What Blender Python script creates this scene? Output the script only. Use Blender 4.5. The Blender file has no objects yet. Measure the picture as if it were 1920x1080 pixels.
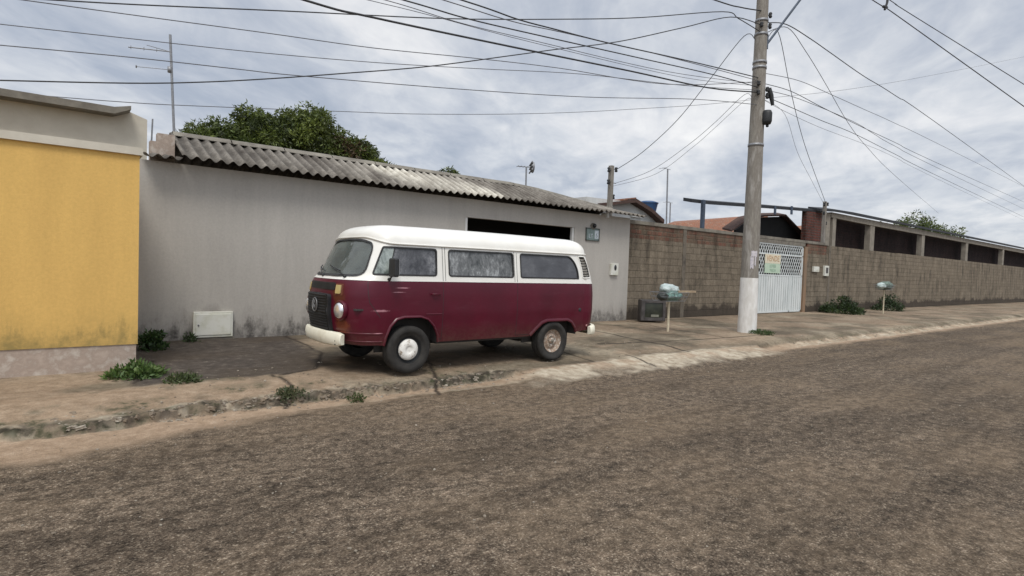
import bpy, math, random
import numpy as np
from mathutils import Vector, Matrix, noise as mnoise
from mathutils.geometry import delaunay_2d_cdt
random.seed(7); rng = np.random.default_rng(7)
SC = bpy.context.scene; COL = SC.collection
PI = math.pi; R = math.radians

# ------------------------------------------------------------------ camera
CY, CP, CR, CH, FPX = R(51.6), R(-2.0), R(1.93), 1.55, 1082.0
_f = Vector((math.cos(CY)*math.cos(CP), math.sin(CY)*math.cos(CP), math.sin(CP)))
_r = Vector((math.sin(CY), -math.cos(CY), 0)); _u = _r.cross(_f)
c_r = _r*math.cos(CR)+_u*math.sin(CR); c_u = -_r*math.sin(CR)+_u*math.cos(CR)
cam = bpy.data.cameras.new('camera'); camo = bpy.data.objects.new('camera', cam); COL.objects.link(camo)
M = Matrix((c_r, c_u, -_f)).transposed().to_4x4(); M.translation = (0, 0, CH); camo.matrix_world = M
cam.sensor_width = 36; cam.lens = FPX/1920*36; cam.clip_start = .05; cam.clip_end = 3000
SC.camera = camo
def on_y(px, py, y):                       # point where the sight line of a photo pixel meets a vertical plane
    d = _f + c_r*((px-960)/FPX) + c_u*((540-py)/FPX); t = y/d.y
    return Vector((0, 0, CH)) + d*t
def on_plane(px, py, P, D):                # vertical plane through P along horizontal direction D
    d = _f + c_r*((px-960)/FPX) + c_u*((540-py)/FPX); n = Vector((-D[1], D[0], 0))
    t = (Vector(P)-Vector((0, 0, CH))).dot(n)/d.dot(n)
    return Vector((0, 0, CH)) + d*t

# ------------------------------------------------------------------ sky and sun
SUN_EL, SUN_AZ = R(57), R(236)             # azimuth of the sun, ccw from +X (behind the camera)
W = bpy.data.worlds.new('World'); SC.world = W; W.use_nodes = True
nt = W.node_tree; nt.nodes.clear()
def N(t, ty, **k):
    n = t.nodes.new(ty)
    for a, b in k.items():
        if a == 'inp':
            for i, v in b.items(): n.inputs[i].default_value = v
        else: setattr(n, a, b)
    return n
def LK(t, a, b): t.links.new(a, b)
def mth(t, op, a, b=None, c=None, clamp=False):
    n = t.nodes.new('ShaderNodeMath'); n.operation = op; n.use_clamp = clamp
    for i, v in enumerate((a, b, c)):
        if v is None: continue
        if isinstance(v, (int, float)): n.inputs[i].default_value = v
        else: t.links.new(v, n.inputs[i])
    return n.outputs[0]
def mixc(t, fac, a, b, bt='MIX'):
    n = t.nodes.new('ShaderNodeMix'); n.data_type = 'RGBA'; n.blend_type = bt
    for i, v in ((0, fac), (6, a), (7, b)):
        if isinstance(v, (int, float)): n.inputs[i].default_value = v
        elif isinstance(v, tuple): n.inputs[i].default_value = (*v[:3], 1)
        else: t.links.new(v, n.inputs[i])
    return n.outputs[2]
def ramp(t, fac, stops, interp='LINEAR'):
    n = t.nodes.new('ShaderNodeValToRGB'); n.color_ramp.interpolation = interp
    el = n.color_ramp.elements
    while len(el) < len(stops): el.new(.5)
    for e, (p, c) in zip(el, stops):
        e.position = p; e.color = (c, c, c, 1) if isinstance(c, (int, float)) else (*c, 1)
    t.links.new(fac, n.inputs[0]); return n.outputs[0]
def noise(t, vec, scale, detail=4, rough=.55, dist=0):
    n = N(t, 'ShaderNodeTexNoise', inp={'Scale': scale, 'Detail': detail, 'Roughness': rough, 'Distortion': dist})
    if vec is not None: t.links.new(vec, n.inputs['Vector'])
    return n.outputs[0]
def vmap(t, vec, scale=(1, 1, 1), loc=(0, 0, 0), rot=(0, 0, 0)):
    n = N(t, 'ShaderNodeMapping'); n.inputs['Scale'].default_value = scale; n.inputs['Location'].default_value = loc; n.inputs['Rotation'].default_value = rot
    t.links.new(vec, n.inputs[0]); return n.outputs[0]

sky = N(nt, 'ShaderNodeTexSky', sky_type='NISHITA', sun_disc=False, sun_elevation=SUN_EL, sun_rotation=PI/2-SUN_AZ)
tc = N(nt, 'ShaderNodeTexCoord'); sep = N(nt, 'ShaderNodeSeparateXYZ'); LK(nt, tc.outputs['Generated'], sep.inputs[0])
zc = mth(nt, 'MAXIMUM', sep.outputs[2], 0.0); zd = mth(nt, 'ADD', zc, .16)
cx = mth(nt, 'DIVIDE', sep.outputs[0], zd); cy = mth(nt, 'DIVIDE', sep.outputs[1], zd)
cmb = N(nt, 'ShaderNodeCombineXYZ'); LK(nt, cx, cmb.inputs[0]); LK(nt, cy, cmb.inputs[1])
cv = vmap(nt, cmb.outputs[0], scale=(1.0, 1.0, 1), rot=(0, 0, R(-38)))
cv2 = vmap(nt, cv, scale=(1.0, 1.55, 1))
n1 = noise(nt, cv2, .62, 6, .52, .35); n3_ = noise(nt, vmap(nt, cv2, loc=(1, 7, 2)), 6.5, 7, .6, .5); n2 = noise(nt, vmap(nt, cv2, loc=(5, 2, 3)), 2.1, 8, .58, .6)
cl = mth(nt, 'ADD', mth(nt, 'ADD', mth(nt, 'MULTIPLY', n1, .52), mth(nt, 'MULTIPLY', n2, .36)), mth(nt, 'MULTIPLY', n3_, .12))
ccol = ramp(nt, cl, [(.38, (.41, .46, .55)), (.455, (.52, .56, .635)), (.52, (.65, .68, .73)), (.585, (.79, .80, .825)), (.67, (.94, .94, .935))])
# clouds are brighter overhead and round the veiled sun
dsn = nt.nodes.new('ShaderNodeVectorMath'); dsn.operation = 'DOT_PRODUCT'; LK(nt, tc.outputs['Generated'], dsn.inputs[0]); dsn.inputs[1].default_value = (math.cos(SUN_AZ), math.sin(SUN_AZ), .2)
lum = mth(nt, 'ADD', mth(nt, 'ADD', .86, mth(nt, 'MULTIPLY', mth(nt, 'MAXIMUM', dsn.outputs['Value'], 0), .45)), mth(nt, 'MULTIPLY', mth(nt, 'MAXIMUM', mth(nt, 'SUBTRACT', zc, .45), 0), 1.3))
cc = nt.nodes.new('ShaderNodeVectorMath'); cc.operation = 'SCALE'; LK(nt, ccol, cc.inputs[0]); LK(nt, lum, cc.inputs['Scale'])
SKY = .1
c10 = nt.nodes.new('ShaderNodeVectorMath'); c10.operation = 'SCALE'; LK(nt, cc.outputs[0], c10.inputs[0]); c10.inputs['Scale'].default_value = 1/SKY
skc = mixc(nt, .93, sky.outputs[0], c10.outputs[0])
bg = N(nt, 'ShaderNodeBackground', inp={'Strength': SKY}); LK(nt, skc, bg.inputs[0])
wo = N(nt, 'ShaderNodeOutputWorld'); LK(nt, bg.outputs[0], wo.inputs[0])
sun = bpy.data.lights.new('sun', 'SUN'); sun.energy = 1.6; sun.angle = R(20); sun.color = (1, .955, .885)
suno = bpy.data.objects.new('sun', sun); COL.objects.link(suno)
sd = Vector((math.cos(SUN_AZ)*math.cos(SUN_EL), math.sin(SUN_AZ)*math.cos(SUN_EL), math.sin(SUN_EL)))
suno.rotation_euler = sd.to_track_quat('Z', 'Y').to_euler()
SC.view_settings.view_transform = 'Standard'; SC.view_settings.look = 'None'; SC.view_settings.exposure = 0.28; SC.view_settings.gamma = 1
SC.cycles.max_bounces = 6; SC.cycles.use_denoising = True

# ------------------------------------------------------------------ materials
def newmat(name):
    m = bpy.data.materials.new(name); m.use_nodes = True; t = m.node_tree
    return m, t, t.nodes['Principled BSDF']
def setin(b, **k):
    for a, v in k.items():
        a = {'rough': 'Roughness', 'metal': 'Metallic', 'coat': 'Coat Weight', 'coatr': 'Coat Roughness', 'spec': 'Specular IOR Level'}[a]
        b.inputs[a].default_value = v
def mat(name, c1, c2=None, scale=3., rough=.8, bump=None, sc=(1, 1, 1), c3=None, lo=.35, hi=.65, detail=6, **k):
    m, t, b = newmat(name); setin(b, rough=rough, **k)
    tcn = N(t, 'ShaderNodeTexCoord'); v = vmap(t, tcn.outputs['Object'], scale=sc)
    if c2 is None: c2 = tuple(x*.82 for x in c1)
    st = [(lo, c1), (hi, c2)] if c3 is None else [(lo, c1), ((lo+hi)/2, c2), (hi, c3)]
    LK(t, ramp(t, noise(t, v, scale, detail, .62), st), b.inputs['Base Color'])
    if bump:
        bn = N(t, 'ShaderNodeBump', inp={'Strength': bump[1], 'Distance': bump[2]})
        LK(t, noise(t, v, bump[0], 5, .65), bn.inputs['Height']); LK(t, bn.outputs[0], b.inputs['Normal'])
    return m
MT = {}
MT['black'] = mat('black_plastic', (.012, .013, .014), (.025, .026, .028), 8, .55)
MT['dark'] = mat('dark_void', (.006, .006, .006), (.01, .01, .01), 4, .95)  # shade inside the open shed and recesses, painted as a near-black colour
MT['rubber'] = mat('rubber', (.012, .011, .010), (.032, .029, .025), 9, .85, (60, .3, .004))
MT['trim'] = mat('window_rubber', (.012, .012, .012), (.03, .03, .03), 10, .6)
MT['white'] = mat('white_paint', (.80, .79, .75), (.70, .69, .65), 3, .42, coat=.3, coatr=.3)
MT['hub'] = mat('chipped_white_hub', (.78, .76, .71), (.30, .24, .18), 16, .6, lo=.55, hi=.68)
MT['cream'] = mat('cream_bumper_paint', (.80, .77, .64), (.66, .61, .47), 5, .5, lo=.42, hi=.75)
MT['rust'] = mat('rusty_rim', (.42, .37, .31), (.24, .16, .11), 18, .85, (30, .5, .006), c3=(.52, .49, .44))
MT['steel'] = mat('galvanised_steel', (.30, .31, .32), (.22, .22, .23), 12, .5, metal=.5)
MT['chrome'] = mat('chrome', (.85, .85, .85), (.7, .7, .7), 6, .28, metal=.8)
MT['rustdk'] = mat('dark_rust', (.12, .035, .02), (.20, .07, .03), 12, .7)
MT['amber'] = mat('amber_lens', (.50, .42, .20), (.44, .34, .14), 9, .3)
MT['emblem'] = mat('dull_emblem', (.22, .22, .22), (.14, .14, .14), 9, .4, metal=.3)
MT['conc'] = mat('pole_concrete', (.27, .25, .215), (.19, .17, .145), 5, .9, (40, .5, .01), sc=(1.5, 1.5, .35), c3=(.32, .30, .27))
MT['paintc'] = mat('whitewashed_concrete', (.74, .73, .70), (.58, .56, .52), 6, .85, (40, .4, .008), sc=(1.5, 1.5, .5))
MT['concdk'] = mat('old_concrete', (.13, .115, .095), (.24, .22, .18), 3, .92, (30, .5, .01))
MT['cable'] = mat('cable_sheath', (.022, .022, .024), (.04, .04, .042), 5, .7)
MT['cablel'] = mat('weathered_thin_cable', (.09, .09, .10), (.13, .13, .14), 5, .8)
MT['tile'] = mat('terracotta_tiles', (.33, .135, .07), (.20, .085, .05), 9, .9, (20, .6, .02), c3=(.30, .19, .13))
MT['dtile'] = mat('dark_weathered_tiles', (.055, .032, .026), (.09, .05, .038), 9, .9, (20, .6, .02))
MT['wood'] = mat('weathered_wood', (.42, .33, .22), (.27, .2, .13), 6, .85, sc=(1, 1, .2))
MT['post'] = mat('cream_post', (.62, .55, .40), (.42, .36, .26), 8, .8)
MT['gate'] = mat('white_gate_steel', (.68, .71, .70), (.55, .59, .585), 5, .5, sc=(1, 1, .3))
MT['whitebox'] = mat('dirty_white_metal', (.66, .66, .60), (.48, .48, .36), 6, .6, lo=.45, hi=.8)
MT['bagw'] = mat('white_bag', (.60, .66, .64), (.36, .46, .44), 14, .4, (22, 1., .04))
MT['bagg'] = mat('green_bag', (.26, .42, .37), (.10, .20, .18), 14, .4, (22, 1., .04))
MT['bagk'] = mat('black_bag', (.02, .025, .022), (.04, .045, .04), 8, .35, (14, .8, .02))
MT['blue'] = mat('blue_tank', (.03, .085, .20), (.025, .06, .14), 3, .5)
MT['bluep'] = mat('blue_grey_steel', (.06, .085, .125), (.04, .055, .08), 4, .6)
MT['housew'] = mat('white_wall', (.62, .62, .60), (.5, .5, .48), 2, .85)
MT['creamw'] = mat('cream_wall', (.60, .56, .47), (.50, .46, .38), 2, .88, (30, .3, .006))
MT['pinkb'] = mat('pinkish_block', (.42, .34, .28), (.34, .27, .22), 7, .92, (20, .5, .01), c3=(.48, .42, .36))
MT['metalroof'] = mat('dark_sheet_roof', (.03, .034, .038), (.02, .02, .024), 3, .6, metal=.3)
MT['beam'] = mat('shed_concrete_beam', (.30, .265, .215), (.20, .175, .14), 3, .9)
MT['tv'] = mat('tv_shell', (.022, .018, .017), (.05, .042, .038), 5, .6)
MT['tvframe'] = mat('tv_bezel', (.085, .076, .074), (.04, .035, .033), 7, .6)
MT['tvscreen'] = mat('dusty_tube_glass', (.012, .014, .011), (.035, .04, .026), 5, .3)
MT['shadedk'] = mat('shaded_interior', (.035, .032, .03), (.05, .045, .04), 2, .95)  # near-black: shade of enclosed spaces and the underbody put into the colour
MT['seat'] = mat('seat_vinyl', (.05, .05, .055), (.08, .08, .085), 5, .6)
MT['liner'] = mat('cabin_lining', (.16, .17, .16), (.12, .12, .11), 4, .8)
MT['plaque'] = mat('verdigris_plaque', (.22, .28, .27), (.14, .19, .18), 16, .6)
MT['paper'] = mat('poster_paper', (.62, .58, .58), (.42, .40, .45), 20, .9)
MT['orangetxt'] = mat('faded_orange_ink', (.50, .30, .16), None, 5, .8)
MT['greentxt'] = mat('green_ink', (.22, .36, .26), None, 5, .8)
MT['signc'] = mat('cream_banner', (.72, .66, .50), (.66, .60, .46), 5, .7)
MT['signg'] = mat('pale_green_banner', (.50, .62, .48), (.44, .56, .44), 5, .7)

# stucco wall with dirt that starts at the ground
def stucco(name, base, base2, dirt, dirt_h, bumpd=.006, streak=.25, spot=None, zb=.17):
    m, t, b = newmat(name); setin(b, rough=.9, spec=.25)
    g = N(t, 'ShaderNodeNewGeometry'); s = N(t, 'ShaderNodeSeparateXYZ'); LK(t, g.outputs['Position'], s.inputs[0])
    v1 = vmap(t, g.outputs['Position'], scale=(1, 1, .22)); v2 = vmap(t, g.outputs['Position'], scale=(2.4, 2.4, .25))
    c = ramp(t, noise(t, v1, 1.1, 6, .6), [(.35, base), (.68, base2)])
    st = ramp(t, noise(t, v2, 2.2, 6, .65), [(.32, 1-streak), (.62, 1.0)])
    c = mixc(t, 1., c, st, 'MULTIPLY')
    f = ramp(t, noise(t, g.outputs['Position'], 26, 4, .7), [(.3, .93), (.7, 1.05)]); c = mixc(t, 1., c, f, 'MULTIPLY')
    if dirt:
        hn = mth(t, 'MULTIPLY', mth(t, 'SUBTRACT', noise(t, vmap(t, g.outputs['Position'], scale=(1.5, 1.5, .45)), 2.2, 8, .74), .5), 1.5)
        h = mth(t, 'SUBTRACT', mth(t, 'SUBTRACT', s.outputs[2], zb), hn)
        d = ramp(t, h, [(0., 1.), (.10, .8), (.24, .25), (.5, 0.)])
        brk = ramp(t, noise(t, g.outputs['Position'], 6, 7, .75), [(.36, .35), (.62, 1.)])
        hh = mth(t, 'MULTIPLY', mth(t, 'MULTIPLY', d, brk), 1.0)
        if spot is not None:
            dx_ = mth(t, 'ABSOLUTE', mth(t, 'SUBTRACT', s.outputs[0], spot))
            sp_ = ramp(t, mth(t, 'ADD', mth(t, 'ADD', dx_, mth(t, 'MULTIPLY', s.outputs[2], 1.1)), mth(t, 'MULTIPLY', hn, -.35)), [(.66, .85), (.90, 0.)])
            hh = mth(t, 'MAXIMUM', hh, mth(t, 'MULTIPLY', sp_, .8))
        c = mixc(t, hh, c, dirt)
    LK(t, c, b.inputs['Base Color'])
    bn = N(t, 'ShaderNodeBump', inp={'Strength': .5, 'Distance': bumpd}); LK(t, noise(t, g.outputs['Position'], 45, 4, .7), bn.inputs['Height']); LK(t, bn.outputs[0], b.inputs['Normal'])
    return m
MT['grey'] = stucco('grey_stucco', (.455, .430, .392), (.41, .387, .353), (.085, .078, .072), .26, streak=.08, spot=2.1)
MT['yellow'] = stucco('yellow_paint', (.72, .46, .145), (.65, .41, .13), (.30, .22, .08), .42, streak=.08, zb=.5)

# block / brick walls (bed joints as pattern)
def blocks(name, c1, c2, mortar, bw, bh, ms, rough_dirt=(.05, .04, .032), offs=0.):
    m, t, b = newmat(name); setin(b, rough=.93, spec=.2)
    g = N(t, 'ShaderNodeNewGeometry'); s = N(t, 'ShaderNodeSeparateXYZ'); LK(t, g.outputs['Position'], s.inputs[0])
    cb = N(t, 'ShaderNodeCombineXYZ'); LK(t, mth(t, 'ADD', s.outputs[0], s.outputs[1]), cb.inputs[0]); LK(t, mth(t, 'ADD', s.outputs[2], offs), cb.inputs[1])
    wob = N(t, 'ShaderNodeVectorMath'); wob.operation = 'ADD'; LK(t, cb.outputs[0], wob.inputs[0])
    nn = N(t, 'ShaderNodeTexNoise', inp={'Scale': 2.5, 'Detail': 3}); LK(t, g.outputs['Position'], nn.inputs[0])
    sc_ = N(t, 'ShaderNodeVectorMath'); sc_.operation = 'SCALE'; sc_.inputs['Scale'].default_value = .035; LK(t, nn.outputs['Color'], sc_.inputs[0]); LK(t, sc_.outputs[0], wob.inputs[1])
    br = N(t, 'ShaderNodeTexBrick', inp={'Scale': 1., 'Mortar Size': ms, 'Mortar Smooth': .5, 'Brick Width': bw, 'Row Height': bh, 'Bias': 0.})
    br.inputs['Color1'].default_value = (*c1, 1); br.inputs['Color2'].default_value = (*c2, 1); br.inputs['Mortar'].default_value = (*mortar, 1)
    LK(t, wob.outputs[0], br.inputs['Vector'])
    c = br.outputs['Color']
    st = ramp(t, noise(t, vmap(t, g.outputs['Position'], scale=(1.5, 1.5, .4)), 1.6, 8, .72), [(.32, .36), (.48, .92), (.66, 1.25)]); c = mixc(t, 1., c, st, 'MULTIPLY')
    sp = ramp(t, noise(t, g.outputs['Position'], 17, 5, .75), [(.3, .7), (.6, 1.1)]); c = mixc(t, 1., c, sp, 'MULTIPLY')
    h = mth(t, 'SUBTRACT', s.outputs[2], mth(t, 'MULTIPLY', noise(t, g.outputs['Position'], 1.7, 6, .7), .9))
    c = mixc(t, ramp(t, h, [(0., .85), (.12, 0.)]), c, rough_dirt)
    LK(t, c, b.inputs['Base Color'])
    hb = mth(t, 'ADD', mth(t, 'MULTIPLY', br.outputs['Fac'], -1.), mth(t, 'MULTIPLY', noise(t, g.outputs['Position'], 40, 5, .7), .8))
    bn = N(t, 'ShaderNodeBump', inp={'Strength': .8, 'Distance': .018}); LK(t, hb, bn.inputs['Height']); LK(t, bn.outputs[0], b.inputs['Normal'])
    return m
MT['block'] = blocks('rendered_concrete_blocks', (.215, .178, .132), (.175, .145, .108), (.150, .124, .093), .40, .20, .012)
MT['redbrick'] = blocks('red_hollow_brick', (.185, .085, .06), (.135, .105, .075), (.145, .112, .082), .24, .14, .022)
MT['darkbrick'] = blocks('shaded_red_brick', (.15, .05, .038), (.09, .04, .03), (.09, .075, .065), .22, .12, .018)
MT['stainc'] = mat('stained_column_concrete', (.12, .10, .078), (.165, .14, .108), 3, .92, (30, .5, .01), c3=(.08, .068, .055))
MT['floor'] = mat('interior_cement', (.12, .115, .105), (.09, .085, .08), 2, .9)

# ------------------------------------------------------------------ mesh helpers
class MB:
    def __init__(s): s.v = []; s.f = []; s.sm = []
    def add(s, vs, fs, smooth=False):
        o = len(s.v); s.v += [tuple(v) for v in vs]; s.f += [tuple(i+o for i in f) for f in fs]; s.sm += [smooth]*len(fs); return s
    def box(s, x0, x1, y0, y1, z0, z1, bev=0.):
        if bev <= 0:
            return s.add([(x0, y0, z0), (x1, y0, z0), (x1, y1, z0), (x0, y1, z0), (x0, y0, z1), (x1, y0, z1), (x1, y1, z1), (x0, y1, z1)],
                  [(3, 2, 1, 0), (4, 5, 6, 7), (0, 1, 5, 4), (1, 2, 6, 5), (2, 3, 7, 6), (3, 0, 4, 7)])
        import bmesh
        bm = bmesh.new(); r = bmesh.ops.create_cube(bm, size=1)
        for v in bm.verts: v.co = Vector(((x0+x1)/2+v.co.x*(x1-x0), (y0+y1)/2+v.co.y*(y1-y0), (z0+z1)/2+v.co.z*(z1-z0)))
        bmesh.ops.bevel(bm, geom=list(bm.edges), offset=bev, segments=2, profile=.5, affect='EDGES')
        bm.verts.index_update(); s.add([v.co[:] for v in bm.verts], [[v.index for v in f.verts] for f in bm.faces]); bm.free(); return s
    def poly(s, pts): return s.add(pts, [tuple(range(len(pts)))])
    def prism(s, pts, d):                     # pts: planar loop, d: extrusion vector
        n = len(pts); d = Vector(d); a = [Vector(p) for p in pts]; b = [p+d for p in a]
        return s.add(a+b, [tuple(range(n)), tuple(range(2*n-1, n-1, -1))]+[((i+1) % n, i, i+n, (i+1) % n+n) for i in range(n)])
    def tube(s, pts, r, n=8, cap=True, smooth=True):
        pts = [Vector(p) for p in pts]; m = len(pts); rs = r if isinstance(r, (list, tuple)) else [r]*m
        vs = []; prev = None
        for i, p in enumerate(pts):
            d = (pts[min(i+1, m-1)]-pts[max(i-1, 0)]).normalized()
            if prev is None:
                a = Vector((0, 0, 1)) if abs(d.z) < .9 else Vector((1, 0, 0)); e1 = d.cross(a).normalized()
            else: e1 = (prev-d*prev.dot(d)).normalized()
            prev = e1; e2 = d.cross(e1)
            vs += [p+(e1*math.cos(2*PI*k/n)+e2*math.sin(2*PI*k/n))*rs[i] for k in range(n)]
        fs = [(i*n+k, i*n+(k+1) % n, (i+1)*n+(k+1) % n, (i+1)*n+k) for i in range(m-1) for k in range(n)]
        s.add(vs, fs, smooth)
        if cap: s.add(vs[:n], [tuple(range(n-1, -1, -1))]); s.add(vs[-n:], [tuple(range(n))])
        return s
    def lathe(s, prof, c, ax=(0, 0, 1), n=24, smooth=True):   # prof: (radius, height along axis)
        c = Vector(c); ax = Vector(ax).normalized(); a = Vector((0, 0, 1)) if abs(ax.z) < .9 else Vector((1, 0, 0))
        e1 = ax.cross(a).normalized(); e2 = ax.cross(e1); vs = []
        for (r, h) in prof: vs += [c+ax*h+(e1*math.cos(2*PI*k/n)+e2*math.sin(2*PI*k/n))*max(r, 1e-4) for k in range(n)]
        return s.add(vs, [(i*n+k, i*n+(k+1) % n, (i+1)*n+(k+1) % n, (i+1)*n+k) for i in range(len(prof)-1) for k in range(n)], smooth)
    def build(s, name, m, parent=None, org=(0, 0, 0), subs=None):
        me = bpy.data.meshes.new(name); o3 = Vector(org)
        me.from_pydata([tuple(Vector(v)-o3) for v in s.v], [], s.f); me.update()
        me.polygons.foreach_set('use_smooth', s.sm)
        me.materials.append(MT[m] if isinstance(m, str) else m)
        o = bpy.data.objects.new(name, me); COL.objects.link(o)
        if parent is not None: o.parent = parent
        else: o.location = org
        return o
def props(o, label=None, cat=None, group=None, kind=None):
    if label: o['label'] = label
    if cat: o['category'] = cat
    if group: o['group'] = group
    if kind: o['kind'] = kind
    return o
def thing(name, loc, label, cat, group=None):
    o = bpy.data.objects.new(name, None); o.empty_display_size = .2; COL.objects.link(o); o.location = loc
    return props(o, label, cat, group)
def text_mesh(body, size, loc, rot, m, parent, org, name='lettering', depth=.003, align='CENTER'):
    cu = bpy.data.curves.new(name, 'FONT'); cu.body = body; cu.size = size; cu.extrude = depth; cu.align_x = align; cu.resolution_u = 2
    to = bpy.data.objects.new('tmp', cu); COL.objects.link(to)
    bpy.context.view_layer.update()
    me = bpy.data.meshes.new_from_object(to.evaluated_get(bpy.context.evaluated_depsgraph_get()))
    bpy.data.objects.remove(to); me.materials.clear(); me.materials.append(MT[m]); me.name = name
    T = Matrix.Translation(Vector(loc)-Vector(org)) @ rot.to_4x4(); me.transform(T)
    o = bpy.data.objects.new(name, me); COL.objects.link(o); o.parent = parent
    return o
ROTW = Matrix.Rotation(PI/2, 3, 'X')          # text facing -y

# ------------------------------------------------------------------ ground
def vnoise(x, y, s, seed=0, oct=4):
    out = np.zeros_like(x); amp = 1.; tot = 0
    for o in range(oct):
        X = x*s+seed*17.3+o*31.7; Y = y*s+seed*9.1+o*11.3
        xi = np.floor(X).astype(np.int64); yi = np.floor(Y).astype(np.int64); fx = X-xi; fy = Y-yi
        fx = fx*fx*(3-2*fx); fy = fy*fy*(3-2*fy)
        def h(a, b):
            n = (a*374761393+b*668265263+seed*1442695) & 0x7fffffff; n = ((n ^ (n >> 13))*1274126177) & 0x7fffffff
            return ((n ^ (n >> 16)) & 0xffff)/65535.
        v = (h(xi, yi)*(1-fx)+h(xi+1, yi)*fx)*(1-fy)+(h(xi, yi+1)*(1-fx)+h(xi+1, yi+1)*fx)*fy
        out += v*amp; tot += amp; amp *= .5; s *= 2.03
    return out/tot
def sst(a, b, x): t = np.clip((x-a)/(b-a), 0, 1); return t*t*(3-2*t)
WALL = 10.8
def kerb_edge(x): return 6.235+(vnoise(x, x*0, .9, 3, 4)-.5)*.26 - .12*sst(1.2, .3, x)
def height(x, y):
    e = kerb_edge(x)+(vnoise(x, y, 9, 5, 3)-.5)*.11
    rampz = sst(4.6, 5.6, x)*(1-sst(10.8, 12.2, x))             # driveway apron of poured cement
    prof = (.58*sst(e-.01, e+.05, y)+.42*sst(e+.1, 7.0, y))*(1-rampz)+(.75*sst(5.45, 6.35, y)+.25*sst(6.3, 7.0, y))*rampz
    dirt = sst(11.5, 13, x); prof = prof*(1-dirt)+sst(6.0, 6.6, y)*dirt
    top = .145+.025*sst(7, WALL, y)
    z = prof*top
    rough = sst(e-.08, e+.06, y)*(1-sst(e+.15, e+.38, y))*(1-rampz)
    z += rough*((vnoise(x, y, 5, 8, 4)-.5)*.055+(vnoise(x, y, 20, 9, 3)-.5)*.045)
    z += (vnoise(x, y, 1.3, 2, 3)-.5)*.02*sst(6.2, 6.8, y)
    road = 1-sst(5.9, 6.2, y)
    z += road*((vnoise(x, y, 2.2, 4, 3)-.5)*.018 - .03*sst(1, 6, 6-y)*0)
    sand = sst(5.35, 5.9, y)*(1-prof); z += sand*(vnoise(x, y, 5, 6, 4)-.3)*.03
    return z
def grid(name, xs, ys, fn_attr, m, kind='structure', zoff=0.):
    X, Y = np.meshgrid(xs, ys); Z = height(X, Y)+zoff; nx, ny = len(xs), len(ys)
    me = bpy.data.meshes.new(name); me.vertices.add(nx*ny)
    me.vertices.foreach_set('co', np.stack([X, Y, Z], -1).reshape(-1).astype(np.float32))
    i = (np.arange(ny-1)[:, None]*nx+np.arange(nx-1)[None, :]).reshape(-1)
    q = np.stack([i, i+1, i+nx+1, i+nx], -1).reshape(-1); nf = len(i)
    me.loops.add(nf*4); me.loops.foreach_set('vertex_index', q.astype(np.int32)); me.polygons.add(nf)
    me.polygons.foreach_set('loop_start', (np.arange(nf)*4).astype(np.int32)); me.polygons.foreach_set('use_smooth', np.ones(nf, bool))
    me.update(calc_edges=True); me.validate()
    A, B = fn_attr(X, Y)
    for nm, C3 in (('wa', A), ('wb', B)):
        at = me.attributes.new(nm, 'FLOAT_COLOR', 'POINT'); d = np.ones((ny, nx, 4), np.float32)
        for k in range(3): d[..., k] = C3[k]
        at.data.foreach_set('color', d.reshape(-1))
    me.materials.append(m); o = bpy.data.objects.new(name, me); COL.objects.link(o); o['kind'] = kind
    return o
def segd(X, Y, pts, wob=.12, s=2., seed=11):
    X = X+(vnoise(X, Y, s, seed, 4)-.5)*wob; Y = Y+(vnoise(X, Y, s, seed+1, 4)-.5)*wob
    D = np.full_like(X, 9.)
    for (x0, y0), (x1, y1) in zip(pts[:-1], pts[1:]):
        dx, dy = x1-x0, y1-y0; t = np.clip(((X-x0)*dx+(Y-y0)*dy)/(dx*dx+dy*dy), 0, 1)
        D = np.minimum(D, np.hypot(X-x0-t*dx, Y-y0-t*dy))
    return D
CR_ = [[(3.6, 5.9), (3.85, 6.4), (4.2, 7.1), (4.5, 8.0), (4.9, 10.8)], [(9.2, 6.3), (9.4, 7.4), (9.75, 8.9), (9.9, 10.8)], [(8.2, 7.6), (9.4, 7.3), (13.2, 7.0)],
       [(1.9, 6.1), (2.15, 6.7), (2.1, 7.3)], [(6.7, 6.3), (6.9, 8.4), (6.8, 10.8)], [(2.2, 7.25), (2.7, 7.5), (3.2, 8.6), (3.3, 10.8)], [(7.6, 5.8), (7.7, 6.5)], [(.7, 7.5), (1.0, 8.9)], [(11.8, 7.1), (12.1, 9.0), (12.6, 10.8)]]
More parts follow.
